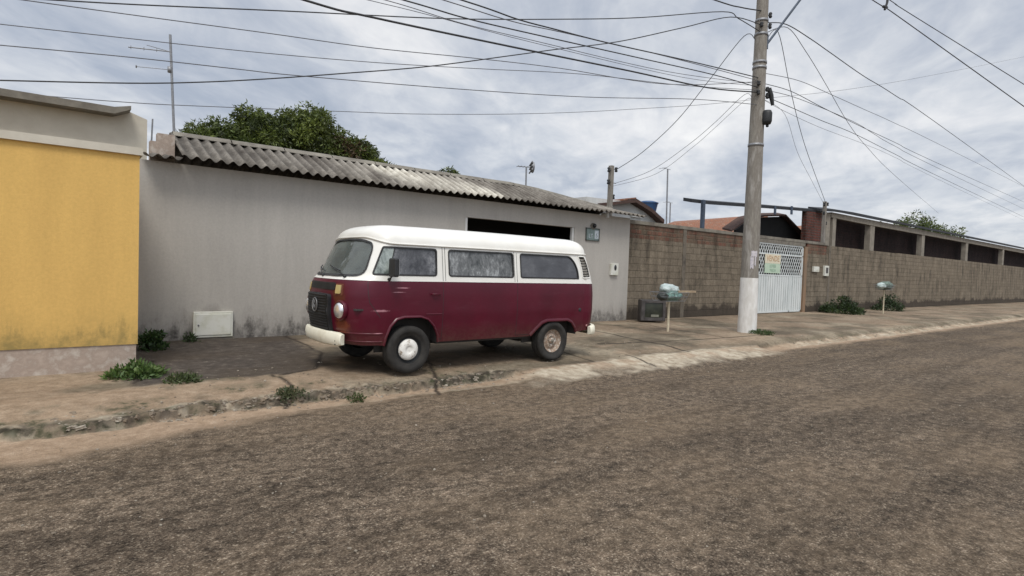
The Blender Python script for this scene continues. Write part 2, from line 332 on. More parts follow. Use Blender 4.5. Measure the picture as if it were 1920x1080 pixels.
def masks(X, Y):
    nA = vnoise(X, Y, 1.1, 21, 5); nB = vnoise(X, Y, 4.5, 22, 4)
    # dark concrete patch in front of the grey house
    edge = 7.32+(nB-.5)*.25+.5*np.clip(X-2.3, 0, 9)**1.2
    dark = sst(-.05, .06, Y-edge)*sst(.55, .75, X)*(1-sst(2.9, 3.3, X-(Y-8.5)*.15+(nB-.5)*.2))
    dark = np.maximum(dark, .35*sst(6.6, 8.2, Y)*sst(.45, .7, nA)*sst(3, 4, X))
    # sand drift along the kerb and on the verge
    sw = 5.62+.36*sst(.3, 2., X)+(nA-.5)*.35+.10*sst(2, 5, X)-.15*sst(5, 8, X)-.06
    sand = sst(-.16, .14, Y-sw+(nB-.5)*.25)*(1-sst(6.2, 6.32, Y))
    sand = np.maximum(sand, .75*sst(6.2, 6.35, Y)*(1-sst(7.1, 7.4, Y))*(1-sst(2.3, 3.4, X))*sst(.3, .6, nB+.15))
    sand = np.maximum(sand, .6*sst(.42, .62, nA)*sst(6.3, 6.8, Y)*(1-dark))
    # pale cement apron
    pe = 6.27+(nB-.5)*.40+(nA-.5)*.35
    pale = (1-sst(pe-.10, pe+.06, Y))*sst(5.60, 5.74, Y+(nB-.5)*.3)*sst(4.6, 5.6, X+(nB-.5))*(1-sst(11.0, 12.0, X+(nB-.5)))
    pale = np.maximum(pale, .7*sst(5.98, 6.05, Y+(nB-.5)*.1)*(1-sst(6.18, 6.3, Y+(nB-.5)*.2))*sst(12, 14, X))
    pale *= .30+.75*sst(.35, .62, vnoise(X, Y, 3.5, 25, 5))
    cr = np.zeros_like(X)
    for k, c in enumerate(CR_):
        w = .018 if k not in (1, 2) else .028
        cr = np.maximum(cr, 1-sst(w*.5, w*1.9, segd(X, Y, c)))
    e = kerb_edge(X)
    kz = sst(e-.04, e-.0, Y)*(1-sst(e+.16, e+.26, Y+(nB-.5)*.1))*(1-sst(4.8, 5.4, X)); sand = sand*(1-.8*kz); dark = np.maximum(dark, kz*sst(.42, .60, vnoise(X, Y, 6, 37, 4))*.65)
    pale = np.maximum(pale, kz*sst(.56, .66, vnoise(X, Y, 7, 38, 4))*.7)
    moss = sst(.50, .66, vnoise(X, Y, 3.2, 31, 4))*sst(e-.02, e+.1, Y)*(1-sst(e+.5, e+.8, Y))*(1-sst(4.4, 5.2, X))*.85
    moss = np.maximum(moss, sst(.40, .52, vnoise(X, Y, 8, 33, 4))*sst(e-.06, e+.02, Y)*(1-sst(e+.08, e+.22, Y))*(1-sst(4.8, 5.4, X))*.95)
    stain_k = sst(.42, .56, vnoise(X, Y, 14, 35, 3))*sst(e-.01, e+.03, Y)*(1-sst(e+.09, e+.18, Y))*(1-sst(4.8, 5.6, X)); cr = np.maximum(cr, .75*stain_k)
    moss = np.maximum(moss, sst(.45, .62, nB)*(1-sst(.06, .2, segd(X, Y, [(.8, 7.4), (1.3, 7.3), (2.1, 7.25), (2.7, 7.6)], .25)))*.8)
    moss = np.maximum(moss, sst(.42, .6, nB)*(1-sst(.05, .3, np.abs(Y-6.25)))*sst(12, 15, X)*.7)
    stain_shade = sst(.42, .66, vnoise(X, Y*1.6, .9, 41, 5))*sst(6.2, 7.0, Y)*.8
    stain_shade = np.maximum(stain_shade, sst(.4, .7, nB)*sst(10.2, 10.8, Y)*.9)
    stain_shade = np.maximum(stain_shade, .9*(1-sst(.3, 1.1, np.hypot((X-3.0), (Y-8.0)*.8))))
    stain_shade = np.maximum(stain_shade, sst(2.6, 3.3, X)*(1-sst(6.4, 7.2, X))*sst(6.72, 7.0, Y)*(1-sst(8.3, 9.2, Y))*1.25)  # under the van: its shadow painted into the colour, with some oil stain
    return (dark, sand, np.clip(pale, 0, 1)), (cr*.9, np.clip(moss, 0, 1), np.clip(stain_shade, 0, 1.3))

def ground_mat(name, road):
    m, t, b = newmat(name); setin(b, rough=.93, spec=.15)
    g = N(t, 'ShaderNodeNewGeometry'); P = g.outputs['Position']
    a = N(t, 'ShaderNodeAttribute', attribute_name='wa'); bb = N(t, 'ShaderNodeAttribute', attribute_name='wb')
    sa = N(t, 'ShaderNodeSeparateColor'); LK(t, a.outputs['Color'], sa.inputs[0]); sb = N(t, 'ShaderNodeSeparateColor'); LK(t, bb.outputs['Color'], sb.inputs[0])
    fine = noise(t, P, 55, 5, .75); mid = noise(t, P, 9, 6, .68); big = noise(t, P, .75, 6, .62)
    if road:
        vor = N(t, 'ShaderNodeTexVoronoi', inp={'Scale': 110., 'Randomness': 1.}); LK(t, P, vor.inputs['Vector'])
        vsep = N(t, 'ShaderNodeSeparateColor'); LK(t, vor.outputs['Color'], vsep.inputs[0])
        c = ramp(t, vsep.outputs[0], [(0, (.062, .046, .033)), (.5, (.124, .094, .067)), (.88, (.176, .137, .099)), (1, (.31, .255, .19))])
        n3 = noise(t, vmap(t, P, scale=(.95, 1.1, 1), rot=(0, 0, R(12))), 9.5, 10, .82, 0)
        c = mixc(t, 1., c, ramp(t, n3, [(.40, .40), (.47, .78), (.53, 1.10), (.60, 1.55)]), 'MULTIPLY')
        patch = ramp(t, noise(t, vmap(t, P, scale=(.5, 1.1, 1), rot=(0, 0, R(6))), 1.5, 8, .74, 0), [(.36, .76), (.50, .98), (.64, 1.18)]); c = mixc(t, 1., c, patch, 'MULTIPLY')
        tracks = ramp(t, noise(t, vmap(t, P, scale=(.05, .9, 1)), 1.6, 3, .55), [(.40, .80), (.56, 1.08)]); c = mixc(t, 1., c, tracks, 'MULTIPLY')
        dust = ramp(t, noise(t, vmap(t, P, scale=(.45, 1, 1), loc=(3, 1, 0)), .7, 9, .76), [(.45, 0.), (.72, .6)])
        dustc = mixc(t, 1., (.235, .172, .112), ramp(t, n3, [(.4, .75), (.6, 1.15)]), 'MULTIPLY')
        c = mixc(t, dust, c, dustc)
    else:
        c = ramp(t, big, [(.36, (.115, .093, .066)), (.50, (.205, .167, .118)), (.62, (.295, .248, .18))])
        c = mixc(t, 1., c, ramp(t, mid, [(.3, .62), (.52, 1.), (.7, 1.22)]), 'MULTIPLY')
        c = mixc(t, 1., c, ramp(t, fine, [(.3, .78), (.68, 1.15)]), 'MULTIPLY')
        dc = ramp(t, mid, [(.35, (.052, .043, .037)), (.60, (.098, .082, .068)), (.72, (.20, .175, .145))])
        c = mixc(t, sa.outputs[0], c, dc)
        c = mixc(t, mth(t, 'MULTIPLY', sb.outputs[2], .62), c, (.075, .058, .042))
    sc_ = ramp(t, mid, [(.3, (.26, .185, .122)), (.55, (.365, .268, .185)), (.72, (.45, .345, .25))])
    sc_ = mixc(t, 1., sc_, ramp(t, fine, [(.3, .72), (.65, 1.12)]), 'MULTIPLY')
    c = mixc(t, sa.outputs[1], c, sc_)
    pc = ramp(t, mid, [(.3, (.28, .225, .16)), (.6, (.50, .435, .335)), (.75, (.60, .545, .44))])
    c = mixc(t, sa.outputs[2], c, pc)
    mf = mth(t, 'MULTIPLY', sb.outputs[1], ramp(t, mid, [(.42, 0.), (.6, 1.)]))
    c = mixc(t, mf, c, (.045, .048, .026))
    c = mixc(t, sb.outputs[0], c, (.028, .022, .018))
    LK(t, c, b.inputs['Base Color'])
    hb = mth(t, 'ADD', fine, mth(t, 'MULTIPLY', mid, 2.))
    if road: hb = mth(t, 'ADD', mth(t, 'ADD', mth(t, 'MULTIPLY', vor.outputs['Distance'], .8), mth(t, 'MULTIPLY', mid, 1.6)), fine)
    hb = mth(t, 'SUBTRACT', hb, mth(t, 'MULTIPLY', sb.outputs[0], 2.))
    bn = N(t, 'ShaderNodeBump', inp={'Strength': .75, 'Distance': .012}); LK(t, hb, bn.inputs['Height']); LK(t, bn.outputs[0], b.inputs['Normal'])
    return m
GM_ROAD = ground_mat('worn_asphalt', True); GM_WALK = ground_mat('dirty_sidewalk', False)
def cat_(*a): return np.unique(np.concatenate(a))
xs_f = cat_(np.arange(-3, 16, .045), np.arange(16, 34, .16), np.arange(34, 90, 1.2))
xs_k = cat_(np.arange(-3, 16, .028), np.arange(16, 34, .12), np.arange(34, 90, 1.2))
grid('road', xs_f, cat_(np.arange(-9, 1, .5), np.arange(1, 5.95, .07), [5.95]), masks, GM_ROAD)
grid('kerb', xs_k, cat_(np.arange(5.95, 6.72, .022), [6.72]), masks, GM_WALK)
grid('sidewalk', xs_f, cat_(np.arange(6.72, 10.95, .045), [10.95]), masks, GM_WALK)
me = MB(); me.poly([(-900, -900, -.35), (900, -900, -.35), (900, 900, -.35), (-900, 900, -.35)])
props(me.build('ground', mat('bare_earth', (.20, .15, .10), (.12, .10, .06), .3, .95)), kind='structure')
me = MB(); me.box(-6, 70, 10.95, 30, -.3, .12)
props(me.build('yard_ground', mat('yard_earth', (.22, .17, .12), (.14, .11, .07), .6, .95)), kind='structure')

def hz(x, y): return float(height(np.array([[x]], float), np.array([[y]], float))[0, 0])

# loose rubble on the kerb
MT['rubble'] = mat('kerb_rubble', (.24, .185, .13), (.15, .12, .088), 9, .95, (30, .7, .01), c3=(.36, .32, .26))
MT['rubblep'] = mat('pale_rubble', (.40, .36, .29), (.30, .26, .20), 9, .95, (30, .7, .01))
def stone(mb, c, r):
    import bmesh
    bm = bmesh.new(); bmesh.ops.create_icosphere(bm, subdivisions=1, radius=1)
    s = Vector((r*random.uniform(.7, 1.3), r*random.uniform(.7, 1.2), r*random.uniform(.45, .8))); q = Matrix.Rotation(random.uniform(0, 6), 3, 'Z')
    for v in bm.verts: k = random.uniform(.7, 1.15); v.co = q @ Vector((v.co.x*s.x*k, v.co.y*s.y*k, v.co.z*s.z*k)) + Vector(c)
    bm.verts.index_update(); mb.add([v.co[:] for v in bm.verts], [[v.index for v in f.verts] for f in bm.faces]); bm.free()
rb = MB()
for i in range(420):
    x = random.uniform(.0, 5.4) if random.random() < .6 else random.uniform(11.2, 30)
    y = 6.17+random.gauss(.06, .13) if x < 6 else 6.28+random.gauss(0, .16)
    r = min(.035, abs(random.gauss(.006, .010))+.006); stone(rb, (x, y, hz(x, y)-r*.1), r)
for i in range(1500):
    x = random.uniform(-.5, 14); y = random.uniform(1.8, 5.9); r = abs(random.gauss(.004, .003))+.003
    stone(rb, (x, y, hz(x, y)+r*.3), r)
for i in range(260):
    x = random.uniform(.8, 9); y = random.uniform(6.4, 8); r = abs(random.gauss(.006, .006))+.004; stone(rb, (x, y, hz(x, y)+r*.3), r)
kb = MB()
def chunk(mb, c, s3, az, tilt):
    import bmesh
    bm = bmesh.new(); bmesh.ops.create_cube(bm, size=1); Mx = Matrix.Translation(c) @ Matrix.Rotation(az, 4, 'Z') @ Matrix.Rotation(tilt, 4, 'Y')
    bmesh.ops.subdivide_edges(bm, edges=list(bm.edges), cuts=1, use_grid_fill=True)
    for v in bm.verts: k = 1 if v.co.length < .6 else .86; v.co = Mx @ Vector((v.co.x*s3[0]*k+random.gauss(0, .09)*s3[0], v.co.y*s3[1]*k+random.gauss(0, .09)*s3[1], v.co.z*s3[2]*k+random.gauss(0, .07)*s3[2]))
    bm.verts.index_update(); mb.add([v.co[:] for v in bm.verts], [[v.index for v in f.verts] for f in bm.faces]); bm.free()
for i in range(200):
    x = random.uniform(.1, 4.9) if i < 150 else random.uniform(12.0, 26)
    y = float(kerb_edge(np.array([x]))[0])+random.gauss(.05, .045) if i < 150 else 6.30+random.gauss(0, .12)
    l_ = random.uniform(.025, .09); chunk(kb, (x, y, hz(x, y)-.010), (l_, random.uniform(.02, .055), random.uniform(.02, .045)), random.gauss(0, .5), random.gauss(0, .25))
props(kb.build('kerb_rubble', 'rubble'), 'broken lumps of the old concrete kerb edge', 'rubble', kind='stuff')
props(rb.build('gravel', 'rubble'), 'loose grit and small stones scattered over the road edge', 'gravel', kind='stuff')

# ------------------------------------------------------------------ foliage
def leaf_mat(name, cols, rough=.5):
    m, t, b = newmat(name); setin(b, rough=rough, spec=.4)
    a = N(t, 'ShaderNodeAttribute', attribute_name='tint'); LK(t, a.outputs['Color'], b.inputs['Base Color'])
    tr = N(t, 'ShaderNodeBsdfTranslucent'); LK(t, a.outputs['Color'], tr.inputs[0])
    mx = N(t, 'ShaderNodeMixShader', inp={0: .22}); LK(t, b.outputs[0], mx.inputs[1]); LK(t, tr.outputs[0], mx.inputs[2])
    LK(t, mx.outputs[0], t.nodes['Material Output'].inputs[0])
    return m
MT['leaf'] = leaf_mat('leaves', None)
def leaves(name, clumps, L, Wd, cols, parent=None, org=(0, 0, 0), droop=.5, up=0.):
    """clumps: list of (centre, radius, count, tint index or None)"""
    C, Rr, K, T = [], [], [], []
    for (c, r, n, ti) in clumps:
        C.append(np.repeat(np.array([c], float), n, 0)); Rr.append(np.full(n, r)); T.append(np.full(n, ti if ti is not None else rng.integers(len(cols))))
    C = np.concatenate(C); Rr = np.concatenate(Rr); T = np.concatenate(T); n = len(C)
    d = rng.normal(size=(n, 3)); d /= np.linalg.norm(d, axis=1)[:, None]
    P = C+d*(Rr*rng.uniform(.35, 1.05, n)**.6)[:, None]*np.array([1, 1, .85])
    dirv = d*.8+rng.normal(size=(n, 3))*.6; dirv[:, 2] += up-droop*rng.uniform(0, 1, n); dirv /= np.linalg.norm(dirv, axis=1)[:, None]
    sd_ = np.cross(dirv, rng.normal(size=(n, 3))); sd_ /= np.linalg.norm(sd_, axis=1)[:, None]
    nn_ = np.cross(dirv, sd_)
    Ls = L*rng.uniform(.6, 1.25, n)[:, None]; Ws = Wd*rng.uniform(.7, 1.2, n)[:, None]
    v = np.stack([P, P+dirv*Ls*.45+sd_*Ws*.5+nn_*Ls*.06, P+dirv*Ls-nn_*Ls*.06, P+dirv*Ls*.45-sd_*Ws*.5+nn_*Ls*.06], 1).reshape(-1, 3)-np.array(org)
    me = bpy.data.meshes.new(name); me.vertices.add(4*n); me.vertices.foreach_set('co', v.reshape(-1).astype(np.float32))
    me.loops.add(4*n); me.loops.foreach_set('vertex_index', np.arange(4*n, dtype=np.int32)); me.polygons.add(n)
    me.polygons.foreach_set('loop_start', (np.arange(n)*4).astype(np.int32)); me.update(calc_edges=True)
    at = me.attributes.new('tint', 'FLOAT_COLOR', 'FACE'); cc_ = np.array(cols)[T]*rng.uniform(.65, 1.35, n)[:, None]
    at.data.foreach_set('color', np.concatenate([cc_, np.ones((n, 1))], 1).astype(np.float32).reshape(-1))
    me.materials.append(MT['leaf']); o = bpy.data.objects.new(name, me); COL.objects.link(o)
    if parent is not None: o.parent = parent
    else: o.location = org
    return o
MT['bark'] = mat('bark', (.09, .07, .05), (.14, .11, .085), 6, .95, (14, .8, .03))
GREENS = [(.100, .130, .026), (.068, .094, .020), (.150, .185, .036), (.040, .056, .016), (.088, .108, .028)]
def tree(base, blobs, label, n_cl, L, trunk_r, red=None, per=55, cr=.36):
    t = thing('tree', base, label, 'tree'); b = Vector(base); cl = []
    for (c, r, share) in blobs:
        for i in range(int(n_cl*share)):
            d = rng.normal(size=3); d /= np.linalg.norm(d); d[2] = abs(d[2])*(1 if rng.random() < .8 else -.5); k = rng.uniform(.55, 1.)**.5
            bump_ = 1+.16*math.sin(d[0]*7+c[0])*math.cos(d[1]*6+d[2]*8)
            p = [c[j]+d[j]*r[j]*k*bump_ for j in range(3)]
            ti = None
            if red and (Vector(p)-Vector(red)).length < .65 and rng.random() < .7: ti = 5
            cl.append((p, cr*rng.uniform(.6, 1.25), per, ti if ti is not None else int(rng.integers(5))))
    cols = GREENS+[(.085, .055, .028)]
    leaves('crown', cl, L, L*.34, cols, t, base)
    mb = MB(); top = Vector(blobs[0][0])
    mb.tube([b, b+(top-b)*.35+Vector((.1, .05, 0)), top], [trunk_r, trunk_r*.7, trunk_r*.3], 10)
    for (c, r, sh) in blobs:
        for k in range(5):
            e = Vector(c)+Vector([random.uniform(-.7, .7)*r[0], random.uniform(-.7, .7)*r[1], random.uniform(-.1, .7)*r[2]])
            s0 = b+(top-b)*random.uniform(.35, .7); mb.tube([s0, (s0+e)/2+Vector((0, 0, .2)), e], [trunk_r*.35, trunk_r*.2, .02], 6)
    mb.build('trunk', 'bark', t, base)
    return t
tree((6.6, 20.5, .12), [((6.85, 20.5, 5.15), (1.35, 1.5, 1.65), .28), ((5.45, 20.4, 4.95), (1.1, 1.3, 1.4), .20), ((3.85, 20.3, 4.75), (.95, 1.2, .90), .12), ((8.4, 20.5, 4.75), (1.2, 1.3, 1.25), .21), ((9.6, 20.3, 4.45), (.75, 1.0, .85), .11), ((4.6, 20.2, 4.7), (.8, 1, .9), .08)],
     'broad dark green mango tree rising behind the corrugated roof', 640, .15, .32, red=(8.0, 19.1, 5.4), per=125, cr=.33)
tree((13.95, 22.5, .12), [((13.95, 22.5, 5.25), (.5, .5, .62), .8), ((13.35, 22.5, 5.15), (.3, .4, .35), .2)], 'small light green treetop peeking over the ridge of the corrugated roof', 60, .17, .12, per=50, cr=.22)

def weed(loc, label, r, h, n, cols, L=.07, cat='weed', name='weed', group=None):
    cl = []
    for i in range(n):
        a = random.uniform(0, 2*PI); q = r*math.sqrt(random.random())
        zz = h*(1-(q/r)**2)*random.uniform(.2, 1)
        x, y = loc[0]+q*math.cos(a), loc[1]+q*math.sin(a); cl.append(((x, y, loc[2]+zz), .05+.1*r, 26, int(rng.integers(len(cols)))))
    root = thing(name, loc, label, cat, group)
    leaves('foliage', cl, L, L*.4, cols, root, loc, droop=.1, up=.5)
    mb = MB()
    for i in range(7):
        a = random.uniform(0, 2*PI); mb.tube([loc, (loc[0]+r*.5*math.cos(a), loc[1]+r*.5*math.sin(a), loc[2]+h*.7)], [.006, .003], 5)
    mb.build('stem', 'bark', root, loc)
WG = [(.075, .13, .03), (.06, .105, .028), (.10, .15, .04)]
weed((.74, 7.85, hz(.74, 7.85)), 'bright green weed clump at the foot of the yellow wall corner', .24, .12, 46, WG)
weed((1.13, 7.32, hz(1.13, 7.32)), 'low dusty weed at the front corner of the dark concrete patch', .14, .06, 22, [(.06, .085, .03), (.08, .10, .04)], .05)
weed((1.12, 9.9, hz(1.1, 10)), 'dark green weed growing where the yellow wall meets the grey wall', .15, .32, 26, [(.035, .07, .02), (.05, .09, .025)], .08)
weed((1.72, 10.6, hz(1.7, 10.6)), 'thin weed against the foot of the grey wall beside the white box', .09, .09, 8, [(.05, .075, .03)], .06)
weed((2.02, 6.33, hz(2.02, 6.33)), 'moss green weed in the crack of the kerb left of the van', .13, .05, 20, [(.055, .07, .03), (.07, .08, .035)], .04)
weed((2.62, 6.05, hz(2.62, 6.05)), 'tiny weed tuft in the sand just below the kerb', .09, .04, 10, [(.07, .09, .03)], .04)
for i, (dx, dy) in enumerate([(-.2, -.05), (.12, -.2)]): pass
weed((13.42, 7.16, hz(13.4, 7.16)), 'ring of short green grass round the foot of the concrete pole', .26, .05, 34, [(.06, .10, .03), (.05, .08, .025)], .05)
weed((24.9, 9.95, hz(24.9, 9.95)), 'leafy green bush at the foot of the block wall right of the gate', .75, .62, 80, [(.035, .06, .018), (.05, .085, .022), (.025, .04, .016)], .12, 'bush', 'bush')
weed((26.6, 10.2, hz(26.6, 10.2)), 'low dark shrub between the bush and the second rubbish basket', .40, .20, 26, [(.03, .045, .018), (.045, .06, .022)], .10, 'bush', 'bush')
weed((30.2, 10.1, hz(30.2, 10.1)), 'dark leafy shrub behind the second rubbish basket', .6, .8, 50, [(.03, .05, .02), (.04, .065, .024)], .12, 'bush', 'bush')

# ------------------------------------------------------------------ grey house
H = thing('grey_house', (6.9, WALL, .17), 'long grey stucco house front with a corrugated roof and a dark garage opening', 'house')
HO = (6.9, WALL, .17)
x0, x1 = 1.03, 12.74; ox0, ox1, oz = 7.17, 10.57, 2.65
w = MB()
w.box(x0, ox0, WALL, WALL+.16, -.05, 3.06); w.box(ox1, x1, WALL, WALL+.16, -.05, 3.06); w.box(ox0, ox1, WALL, WALL+.16, oz, 3.06)
w.box(x1-.16, x1, WALL+.16, 12.9, -.05, 3.0); w.box(x0, x0+.16, WALL+.16, 12.9, -.05, 3.0); w.box(x0+.16, x1-.16, 12.8, 12.95, -.05, 3.0)
w.build('wall', 'grey', H, HO)
w = MB(); w.box(ox0-1.2, ox1+1.2, WALL+.17, 12.8, .17, .19); w.build('garage_floor', 'floor', H, HO)
w = MB(); w.box(x0+.17, x1-.17, WALL+.17, 12.79, 2.88, 2.95); w.build('ceiling', 'shadedk', H, HO)
w = MB(); w.box(x0+.17, x1-.17, 12.72, 12.79, .19, 2.88); w.box(ox0-1.3, ox0-1.22, WALL+.17, 12.7, .19, 2.88); w.box(ox1+1.22, ox1+1.3, WALL+.17, 12.7, .19, 2.88); w.build('garage_lining', 'shadedk', H, HO)
for xx in (ox0, ox1-.07): w = MB(); w.box(xx, xx+.07, WALL+.02, WALL+.09, .17, oz); w.build('door_post', 'housew', H, HO)
g_ = MB()
for i in range(30):
    xx = ox0+.08+i*.108; g_.box(xx, xx+.10, WALL+.04+(i % 2)*.012, WALL+.06+(i % 2)*.012, .22, 2.1)
g_.box(ox0+.08, ox1-.08, WALL+.03, WALL+.09, 2.1, 2.16); g_.build('garage_gate', 'gate', H, HO)
w = MB(); w.tube([(11.6, WALL-.18, 3.12), (11.6, WALL-.18, 2.98)], .045, 10); w.tube([(11.6, WALL+.02, 3.08), (11.6, WALL-.18, 3.08)], .04, 10); w.build('downpipe_stub', 'housew', H, HO)
# corrugated fibre cement
m, t, b = newmat('fibre_cement'); setin(b, rough=.92, spec=.2)
g = N(t, 'ShaderNodeNewGeometry'); P = g.outputs['Position']; a = N(t, 'ShaderNodeAttribute', attribute_name='tint')
c = ramp(t, noise(t, vmap(t, P, scale=(1, .5, 1)), 2.2, 8, .72), [(.3, (.085, .072, .06)), (.5, (.19, .17, .145)), (.7, (.33, .30, .26))])
c = mixc(t, 1., c, ramp(t, noise(t, P, 24, 5, .75), [(.3, .6), (.62, 1.15)]), 'MULTIPLY')
s_ = N(t, 'ShaderNodeSeparateColor'); LK(t, a.outputs['Color'], s_.inputs[0])
pc = ramp(t, noise(t, P, 5, 6, .7), [(.35, (.42, .385, .32)), (.6, (.74, .70, .60))])
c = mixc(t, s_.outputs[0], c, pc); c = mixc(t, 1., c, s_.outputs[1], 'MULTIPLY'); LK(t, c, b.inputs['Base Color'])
bn = N(t, 'ShaderNodeBump', inp={'Strength': .6, 'Distance': .008}); LK(t, noise(t, P, 50, 5, .7), bn.inputs['Height']); LK(t, bn.outputs[0], b.inputs['Normal'])
MT['fibre'] = m
PIT = .177
def ridge_z(x): return 3.69-.30*max(0, min(1, (x-9.6)/3.2))
def corr(name, xa, xb, rows, parent, org, thick=.007):
    """rows: list of (y0, z0(x), y1, z1(x), lift) courses of sheets"""
    V, F, T = [], [], []
    seg = 10; nx = int((xb-xa)/PIT*seg)+1; xs = np.linspace(xa, xb, nx)
    for ri, (ya, za, yb, zb, lift) in enumerate(rows):
        ny = 5; o = len(V)
        for side in (0, 1):
            for j in range(ny):
                q = j/(ny-1)
                for x in xs:
                    sh = int((x-xa)/.92); jit = .012*math.sin(sh*12.9+ri*4.1); jz = .008*math.sin(sh*7.7+ri*2)
                    y = ya+(yb-ya)*q+(jit*3 if j == 0 else 0)
                    z = za(x)+(zb(x)-za(x))*q+.030*math.cos(2*PI*x/PIT)+lift*(1-q)+jz*(1-q)-(thick if side else 0)+.006*math.sin(x*1.7)
                    V.append((x-org[0], y-org[1], z-org[2])); 
                    ph = .5+.5*math.cos(2*PI*x/PIT); pale = 0.  # corrugation shading put into the tint: light crests, dark troughs
                    if 4.3 < x < 8.2 and ri == 0: pale = .75 if 4.6 < x < 7.6 else .4
                    if ri == 0 and 4.9 < x-.9*q*0 < 9.0: pale = max(0, min(1, 1.5-abs(x-6.4-1.6*(.5-q))/1.0+.25*math.sin(x*9+q*5)))
                    else: pale *= .3
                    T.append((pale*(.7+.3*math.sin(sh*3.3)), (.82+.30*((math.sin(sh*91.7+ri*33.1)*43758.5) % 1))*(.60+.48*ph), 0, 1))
        n1_ = nx*ny
        for j in range(ny-1):
            for i in range(nx-1):
                k = o+j*nx+i; F.append((k, k+1, k+nx+1, k+nx)); k += n1_; F.append((k+nx, k+nx+1, k+1, k))
        for i in range(nx-1):
            for j in (0, ny-1):
                k = o+j*nx+i; F.append((k, k+n1_, k+n1_+1, k+1) if j == 0 else (k+1, k+n1_+1, k+n1_, k))
        for j in range(ny-1):
            for i in (0, nx-1):
                k = o+j*nx+i; F.append((k, k+nx, k+nx+n1_, k+n1_))
    me = bpy.data.meshes.new(name); me.from_pydata(V, [], F); me.update(); me.polygons.foreach_set('use_smooth', [True]*len(F))
    at = me.attributes.new('tint', 'FLOAT_COLOR', 'POINT'); at.data.foreach_set('color', np.array(T, np.float32).reshape(-1))
    me.materials.append(MT['fibre']); ob = bpy.data.objects.new(name, me); COL.objects.link(ob); ob.parent = parent; return ob
ez = lambda x: 3.115+.01*math.sin(x*.9)
mz = lambda x: ez(x)+(ridge_z(x)-ez(x))*.52
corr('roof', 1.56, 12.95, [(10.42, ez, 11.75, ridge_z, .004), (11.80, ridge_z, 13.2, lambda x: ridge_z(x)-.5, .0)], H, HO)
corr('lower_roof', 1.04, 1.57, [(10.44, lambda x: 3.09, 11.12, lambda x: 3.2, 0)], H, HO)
rc = MB()
for i in range(12):
    xa = 1.6+i*.95; xb = xa+.93; za = ridge_z(xa); zb = ridge_z(xb)
    pr = [(11.62, -.035), (11.70, .035), (11.775, .06), (11.85, .035), (11.93, -.035)]
    vs = [(xa, y, za+dz) for y, dz in pr]+[(xb, y, zb+dz+.004) for y, dz in pr]
    rc.add(vs, [(k, k+5, k+6, k+1) for k in range(4)], True); rc.add([(x, y, z-.008) for x, y, z in vs], [(k+1, k+6, k+5, k) for k in range(4)], True)
rc.build('ridge_cap', 'concdk', H, HO)
pw = MB(); pw.box(1.2, 1.55, 11.1, 11.28, 3.0, 3.42); pw.box(1.3, 1.55, 11.1, 11.28, 3.42, 3.56); pw.build('parapet', 'pinkb', H, HO)

# ------------------------------------------------------------------ yellow neighbour
YH = thing('yellow_house', (-1.5, WALL, .17), 'yellow painted house wall with cream cornice at the left edge', 'house'); YO = (-1.5, WALL, .17)
YF = 8.38
w = MB(); w.box(-6, .80, YF, YF+.16, .46, 2.76); w.box(.64, .80, YF+.16, WALL, .46, 2.76); w.build('wall', 'yellow', YH, YO)
w = MB(); w.box(-6, .785, YF+.012, YF+.15, -.05, .46); w.box(.65, .785, YF+.15, WALL, -.05, .46); w.build('bare_footing', 'pinkb', YH, YO)
w = MB(); w.box(-6, .83, YF-.04, YF+.2, 2.76, 2.85); w.box(.62, .83, YF+.2, WALL+.1, 2.76, 2.85); w.build('cornice', 'creamw', YH, YO)
w = MB(); w.prism([(-6, 11.9, 3.0), (1.24, 11.9, 3.0), (1.24, 11.9, 3.90), (.98, 11.9, 3.99), (.80, 11.9, 3.90), (-6, 11.9, 3.9)], (0, .15, 0)); w.build('gable_wall', 'creamw', YH, YO)
w = MB(); w.prism([(.98, 11.6, 3.97), (.75, 11.6, 3.86), (-6, 11.6, 3.86), (-6, 11.6, 3.97), (.75, 11.6, 3.97), (.98, 11.6, 4.03)], (0, .5, 0)); w.build('roof_edge', 'concdk', YH, YO)
w = MB(); w.tube([(1.30, 12.0, 3.0), (1.33, 12.0, 3.95)], .014, 6); w.build('vent_pipe', 'steel', YH, YO)

# ------------------------------------------------------------------ wall things
def on_wall_box(name, label, cat, xa, xb, za, zb, dep, m, y=WALL):
    t_ = thing(name, ((xa+xb)/2, y, za), label, cat); b_ = MB(); b_.box(xa, xb, y-dep, y-.002, za, zb, .008); return t_, b_, ((xa+xb)/2, y, za)
t_, b_, o_ = on_wall_box('meter_box', 'white metal meter box set low in the grey wall left of the van', 'meter box', 1.80, 2.41, .205, .64, .05, None)
b_.build('frame', 'whitebox', t_, o_)
b_ = MB(); b_.box(1.835, 2.375, WALL-.062, WALL-.05, .245, .60, .005); d_ = b_.build('door', 'whitebox', t_, o_)
b_ = MB(); b_.lathe([(.0, .012), (.014, .012), (.014, 0)], (1.875, WALL-.062, .42), (0, -1, 0), 12); b_.build('lock', 'steel', d_, o_)
b_ = MB(); b_.box(1.78, 2.44, WALL-.03, WALL-.002, .1, .2); b_.build('plinth', 'concdk', t_, o_)
t_, b_, o_ = on_wall_box('house_plaque', 'small verdigris house number plaque high on the grey wall', 'plaque', 10.99, 11.46, 2.36, 2.66, .02, None)
b_.build('plate', 'plaque', t_, o_)
b_ = MB()
for a in [(10.97, 11.48, 2.34, 2.365), (10.97, 10.995, 2.34, 2.68), (10.97, 11.48, 2.655, 2.68), (11.455, 11.48, 2.34, 2.68)]: b_.box(a[0], a[1], WALL-.035, WALL-.002, a[2], a[3])
b_.build('border', mat('plaque_edge', (.09, .11, .10), None, 8, .6), t_, o_)
